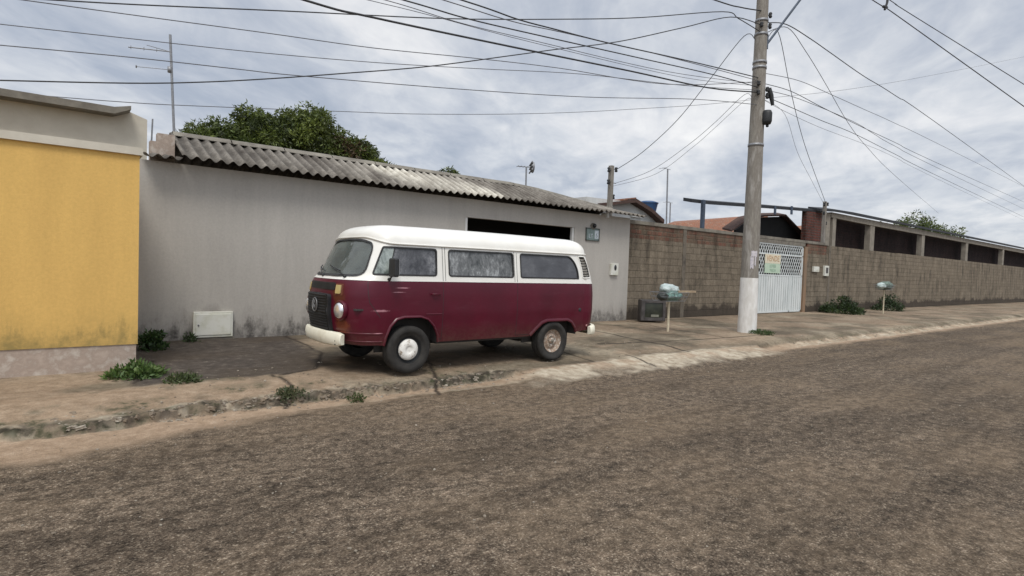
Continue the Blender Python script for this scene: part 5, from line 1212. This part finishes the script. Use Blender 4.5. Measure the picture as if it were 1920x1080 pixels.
# wheels
def wheel(x, side, kind):
    root = VM(); zc_ = .292 if kind == 'f' else .278; Rr_ = .307 if kind == 'f' else .30; y = side*.765; ax = (0, side, 0)
    prof = [(.175, -.07), (.195, -.085), (.26, -.097), (.293, -.088), (Rr_, -.066), (Rr_+.002, -.03), (Rr_-.006, -.024), (Rr_+.002, -.018), (Rr_+.002, .018), (Rr_-.006, .024), (Rr_+.002, .03), (Rr_, .066), (.293, .088), (.26, .097), (.225, .094), (.222, .090), (.195, .085), (.175, .07)]
    root.lathe(prof, (x, y, zc_), ax, 48)
    if kind == 'r':
        root.v = [(a+(a-x)*max(0, .16-c2)*.25, b2+side*max(0, .09-c2)*.25, max(c2, -.008)) for a, b2, c2 in root.v]
    o_ = root.build('wheel', 'rubber', VAN)
    q_ = VM()
    if kind == 'f':
        q_.lathe([(.178, .075), (.172, .05), (.160, .03), (.135, .03), (.12, .045), (0, .045)], (x, y, zc_), ax, 36); q_.build('rim', 'black', o_)
        q_ = VM(); q_.lathe([(.138, .045), (.136, .058), (.125, .072), (.085, .082), (.05, .085), (.045, .078), (.02, .078), (0, .079)], (x, y, zc_), ax, 36); q_.build('hubcap', 'hub', o_)
    else:
        q_.lathe([(.178, .075), (.172, .062), (.155, .045), (.148, .02), (.125, .015), (.105, .04), (.085, .05), (.06, .045), (.045, .02), (.045, .06), (.03, .07), (0, .07)], (x, y, zc_), ax, 36); q_.build('rim', 'rust', o_)
        q_ = VM()
        for k in range(5): a = k*2*PI/5+.4; q_.lathe([(0, .012), (.011, .01), (.012, 0)], (x+.07*math.cos(a), y+side*.045, zc_+.07*math.sin(a)), ax, 7)
        q_.lathe([(0, .078), (.028, .074), (.030, .055)], (x, y, zc_), ax, 12); q_.build('wheel_bolts', 'concdk', o_)
for x_, k_ in ((-1.24, 'f'), (1.24, 'r')):
    for sd_ in (-1, 1): wheel(x_, sd_, k_)
# underbody and cabin
q_ = VM(); q_.box(-.80, .80, -.76, .76, .335, .44); q_.box(-1.82, -1.62, -.66, .66, .345, .44); q_.box(1.76, 2.08, -.70, .70, .40, .48)
for xa, xb in ((-1.62, -.80), (.80, 1.76)):
    for sd_ in (-1, 1): q_.box(xa, xb, min(sd_*.60, sd_*.62), max(sd_*.60, sd_*.62), .25, .80); q_.box(xa, xb, min(sd_*.62, sd_*.835), max(sd_*.62, sd_*.835), .78, .80)
    for xx in (xa, xb):
        for sd_ in (-1, 1): q_.box(xx-.012, xx+.012, min(sd_*.62, sd_*.80), max(sd_*.62, sd_*.80), .36, .78)
q_.tube([(-1.24, -.66, .29), (-1.24, .66, .29)], .04, 8); q_.tube([(1.24, -.66, .28), (1.24, .66, .28)], .05, 8); q_.box(1.0, 2.0, -.3, .3, .22, .40); q_.box(-1.2, 1.1, -.08, .08, .24, .33)
q_.build('underbody', 'shadedk', VAN)
q_ = VM(); q_.box(-1.95, 2.05, -.80, .80, .80, .82); q_.build('cabin_floor', 'shadedk', VAN)
for sd_ in (-1, 1):
    q_ = VM(); y0, y1 = sorted((sd_*.16, sd_*.68)); q_.box(-1.32, -.86, y0, y1, .86, 1.02, .04); q_.box(-.92, -.80, y0, y1, .95, 1.50, .04); q_.box(-.89, -.81, sd_*.42-.12, sd_*.42+.12, 1.52, 1.64, .03); q_.build('front_seat', 'seat', VAN)
q_ = VM(); q_.box(-.72, -.70, -.76, .76, .82, 1.62); q_.build('partition', 'liner', VAN)
q_ = VM(); q_.box(-1.95, -1.72, -.66, .66, 1.02, 1.19, .04); q_.build('dashboard', 'black', VAN)
q_ = VM(); cs = Vector((-1.50, -.40, 1.22)); e1 = Vector((0, 1, 0)); e2 = Vector((.55, 0, .83)).normalized()
q_.tube([cs+(e1*math.cos(a)+e2*math.sin(a))*.20 for a in np.linspace(0, 2*PI, 33)], .012, 6, False); q_.tube([cs-e1*.2, cs+e1*.2], .01, 5); q_.tube([cs, Vector((-1.80, -.40, .95))], .02, 6); q_.build('steering_wheel', 'black', VAN)
